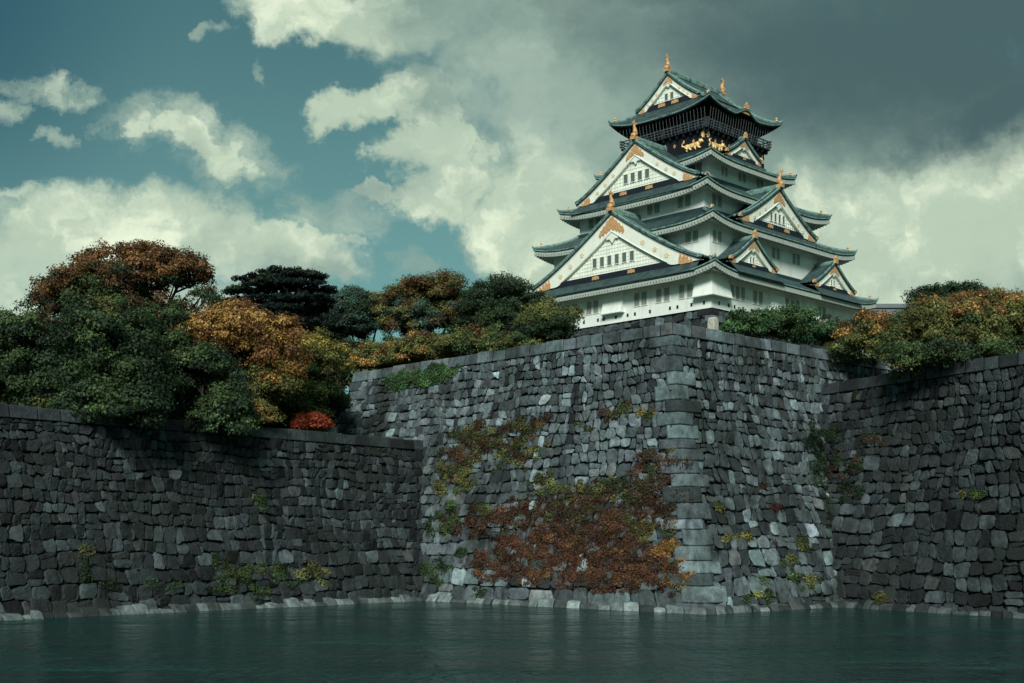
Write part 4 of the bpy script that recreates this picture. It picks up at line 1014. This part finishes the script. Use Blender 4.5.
# ---------------------------------------------------------------- creepers and weeds on the walls
def creeper(name, face, patches, pal, label, cat='creeper', leaf=.09, dens=1., off=(.02, .22), group=None):
    CE, NO, SZ, CO = [], [], [], []
    nf = np.array([face.n.x, face.n.y, .25]); nf /= np.linalg.norm(nf)
    for (px, py, rx, ry, rot) in patches:
        q0, h0 = face.find(px, py); q1, h1 = face.find(px+rx, py); sq = max(.05, abs(q1-q0)); q2, h2 = face.find(px, py+ry); sh = max(.05, abs(h2-h0))
        ncl = max(3, int(sq*sh*10*dens)); tint = pal
        for _ in range(ncl):
            t = rng.uniform(0, 2*np.pi); r = rng.random()**.62*rng.uniform(.75, 1.25)
            du, dv = r*math.cos(t), r*math.sin(t); dv2 = dv+du*rot
            q, h = q0+du*sq, h0+dv2*sh
            if wob(q, h, 1.7, 3)+.5*wob(q, h, 4.1, 8) < -.48+.35*max(0, r-.6): continue
            c = np.array(face.P(q, max(h, .1), rng.uniform(*off)*.6)); rc = rng.uniform(.25, .85); nl = int(2.3*rc*rc/(leaf*leaf))+8
            ld = sph(nl); o = ld*rc*np.array([1.15, 1.15, .65])*(rng.random((nl, 1))**.4); o = o - nf*((o@nf)*.72)[:, None]
            o = o - nf*np.minimum(0, o@nf+.02)[:, None]
            CE.append(c+o); nn = ld*.5+nf*.9+rng.normal(0, .45, (nl, 3))+np.array([0, 0, .2]); NO.append(nn/np.linalg.norm(nn, axis=1)[:, None]); SZ.append(leaf*rng.uniform(.6, 1.3, nl))
            base = np.array(pal(0, 0, rng.random()))*math.exp(rng.normal(0, .32)); CO.append(base*np.exp(rng.normal(0, .22, (nl, 1))))
    if not CE: return
    cen = np.concatenate(CE); o = leaf_object(name, cen, np.concatenate(NO), np.concatenate(SZ), np.clip(np.concatenate(CO), .002, .5))
    return tag(o, label, cat, group or {'creeper': 'creepers on the bastion wall', 'weeds': 'weeds growing from the wall joints'}.get(name))
w1 = lambda *a: blend(*[(c, one(v)) for c, v in a])
CR = (.092, .044, .026); CB = (.055, .036, .024); CO_ = (.125, .074, .030); CG = (.055, .075, .028); GOLD = (.27, .15, .045); YEL = (.2, .17, .045)
creeper('creeper', fBL, [(560, 560, 85, 28, .1), (505, 565, 45, 20, 0), (625, 545, 55, 38, 0), (650, 570, 40, 18, 0), (545, 530, 60, 26, -.2), (600, 575, 70, 16, .1), (575, 545, 70, 26, 0)], w1((CR, 1), (CO_, .3), (CB, .8)), 'rust red creeper spread over the foot of the bastion')
creeper('creeper', fBL, [(640, 500, 45, 28, -.1), (600, 510, 50, 22, -.2), (560, 505, 40, 18, -.2), (520, 510, 38, 20, 0), (655, 470, 26, 22, 0), (480, 520, 40, 14, .1)], w1((CB, 1), (CR, .3), (CG, .25)), 'dark brown creeper across the middle of the bastion above the red one')
creeper('creeper', fBL, [(585, 490, 34, 12, -.1), (545, 482, 18, 10, 0), (610, 488, 20, 10, 0), (575, 512, 30, 12, 0), (640, 530, 35, 12, 0), (665, 455, 16, 8, 0)], w1((CG, 1), (YEL, .1), (OLIVE, .5), (CB, .3)), 'olive green creeper in patches between the brown ones', off=(.1, .32))
creeper('creeper', fBL, [(680, 578, 12, 16, 0), (668, 585, 12, 10, 0), (672, 548, 18, 10, 0), (660, 528, 22, 8, 0), (683, 515, 8, 12, 0)], w1((GOLD, .8), (YEL, .35), (CO_, .7), (CB, .4)), 'golden yellow creeper next to the corner blocks of the bastion', off=(.1, .32))
creeper('creeper', fBL, [(460, 455, 26, 26, -.3), (500, 440, 40, 16, -.2), (515, 455, 30, 16, -.2), (448, 475, 12, 18, 0), (530, 422, 22, 8, -.2), (470, 432, 20, 8, -.3)], w1((CB, .9), (CG, .8), (CO_, .25), (OLIVE, .4)), 'brown and green creeper high on the left part of the bastion')
creeper('creeper', fBL, [(612, 416, 20, 7, .1), (632, 406, 16, 5, -.3), (590, 424, 16, 4, 0), (650, 412, 14, 4, 0)], w1((CG, 1), (YEL, .3), (CB, .4)), 'thin streak of creeper near the top of the bastion by its corner')
creeper('creeper', fBL, [(465, 483, 10, 8, 0), (462, 470, 12, 5, 0)], w1((CG, .8), (OLIVE, 1), (YEL, .15)), 'small bright olive clump on the left part of the bastion')
creeper('ivy', fBL, [(420, 377, 34, 9, -.1), (405, 380, 16, 8, 0), (440, 371, 16, 7, 0)], w1((LIME, .8), (GREEN, 1), ((.03, .08, .03), .8)), 'green ivy hanging over the coping of the bastion', 'ivy', dens=2.2, off=(.1, .32))
creeper('weeds', fBL, [(450, 560, 16, 12, 0), (430, 575, 22, 12, 0), (478, 592, 14, 5, 0), (445, 520, 20, 16, 0)], w1((DKGREEN, 1), (GREEN, .7)), 'dark green weeds at the foot of the bastion in the left corner', 'weeds')
creeper('weeds', fL, [(250, 568, 34, 18, 0), (265, 590, 26, 8, 0), (225, 575, 20, 18, 0), (285, 575, 16, 14, 0), (205, 590, 20, 6, 0)], w1((GREEN, 1), (DKGREEN, .8), (CG, .4)), 'green weeds low on the left wall', 'weeds', dens=.45)
creeper('weeds', fL, [(318, 574, 16, 9, 0), (325, 582, 10, 6, 0), (308, 565, 8, 6, 0)], w1((YEL, .5), (OLIVE, 1.2), (CG, .6)), 'yellowish weeds on the left wall near the inner corner', 'weeds', dens=.6)
creeper('weeds', fL, [(155, 590, 16, 6, 0), (170, 585, 8, 8, 0), (98, 580, 16, 14, 0), (92, 560, 12, 10, 0)], w1((GREEN, 1), (DKGREEN, .8), (OLIVE, .2)), 'sparse weeds at the far left of the left wall', 'weeds', dens=.4)
creeper('weeds', fL, [(262, 505, 7, 6, 0), (258, 498, 5, 4, 0), (262, 498, 5, 3, 0)], w1((GREEN, 1), (DKGREEN, .7)), 'small tuft half way up the left wall', 'weeds', dens=.6)
creeper('weeds', fBR, [(718, 503, 8, 5, 0), (735, 538, 14, 5, .3), (748, 535, 6, 4, 0)], w1((OLIVE, 1), (YEL, .2), (CG, .6)), 'yellow green tufts on the right flank of the bastion', 'weeds', dens=.8)
creeper('weeds', fBR, [(765, 595, 14, 6, 0), (790, 570, 12, 14, .3), (812, 585, 16, 12, 0), (770, 580, 8, 6, 0), (800, 545, 14, 8, 0), (745, 600, 10, 5, 0)], w1((GREEN, 1), (CG, .6), (OLIVE, .3)), 'green weeds at the foot of the bastion right of its corner', 'weeds', dens=.6)
creeper('weeds', fBR, [(772, 542, 4, 5, 0), (776, 507, 5, 3, 0), (763, 487, 3, 3, 0)], w1(((.07, .028, .026), 1), (CB, .7)), 'few dark red tufts on the right flank of the bastion', 'weeds', dens=2)
creeper('weeds', fBR, [(822, 470, 10, 36, 0), (812, 440, 12, 20, 0), (830, 520, 8, 20, 0)], w1((DKGREEN, 1), (BLACKG, .6)), 'dark weeds in the inner corner right of the bastion', 'weeds', dens=.9)
creeper('weeds', fR, [(845, 465, 18, 12, 0), (850, 490, 16, 8, 0), (870, 440, 14, 6, 0), (835, 440, 8, 10, 0)], w1((DKGREEN, 1), (CB, .5)), 'dark creeper on the right wall beside the inner corner', 'weeds')
creeper('weeds', fR, [(977, 495, 14, 4, 0), (882, 600, 8, 5, 0), (860, 395, 5, 5, 0)], w1((OLIVE, 1), (GREEN, .6)), 'small olive tufts scattered on the right wall', 'weeds', dens=1.5)
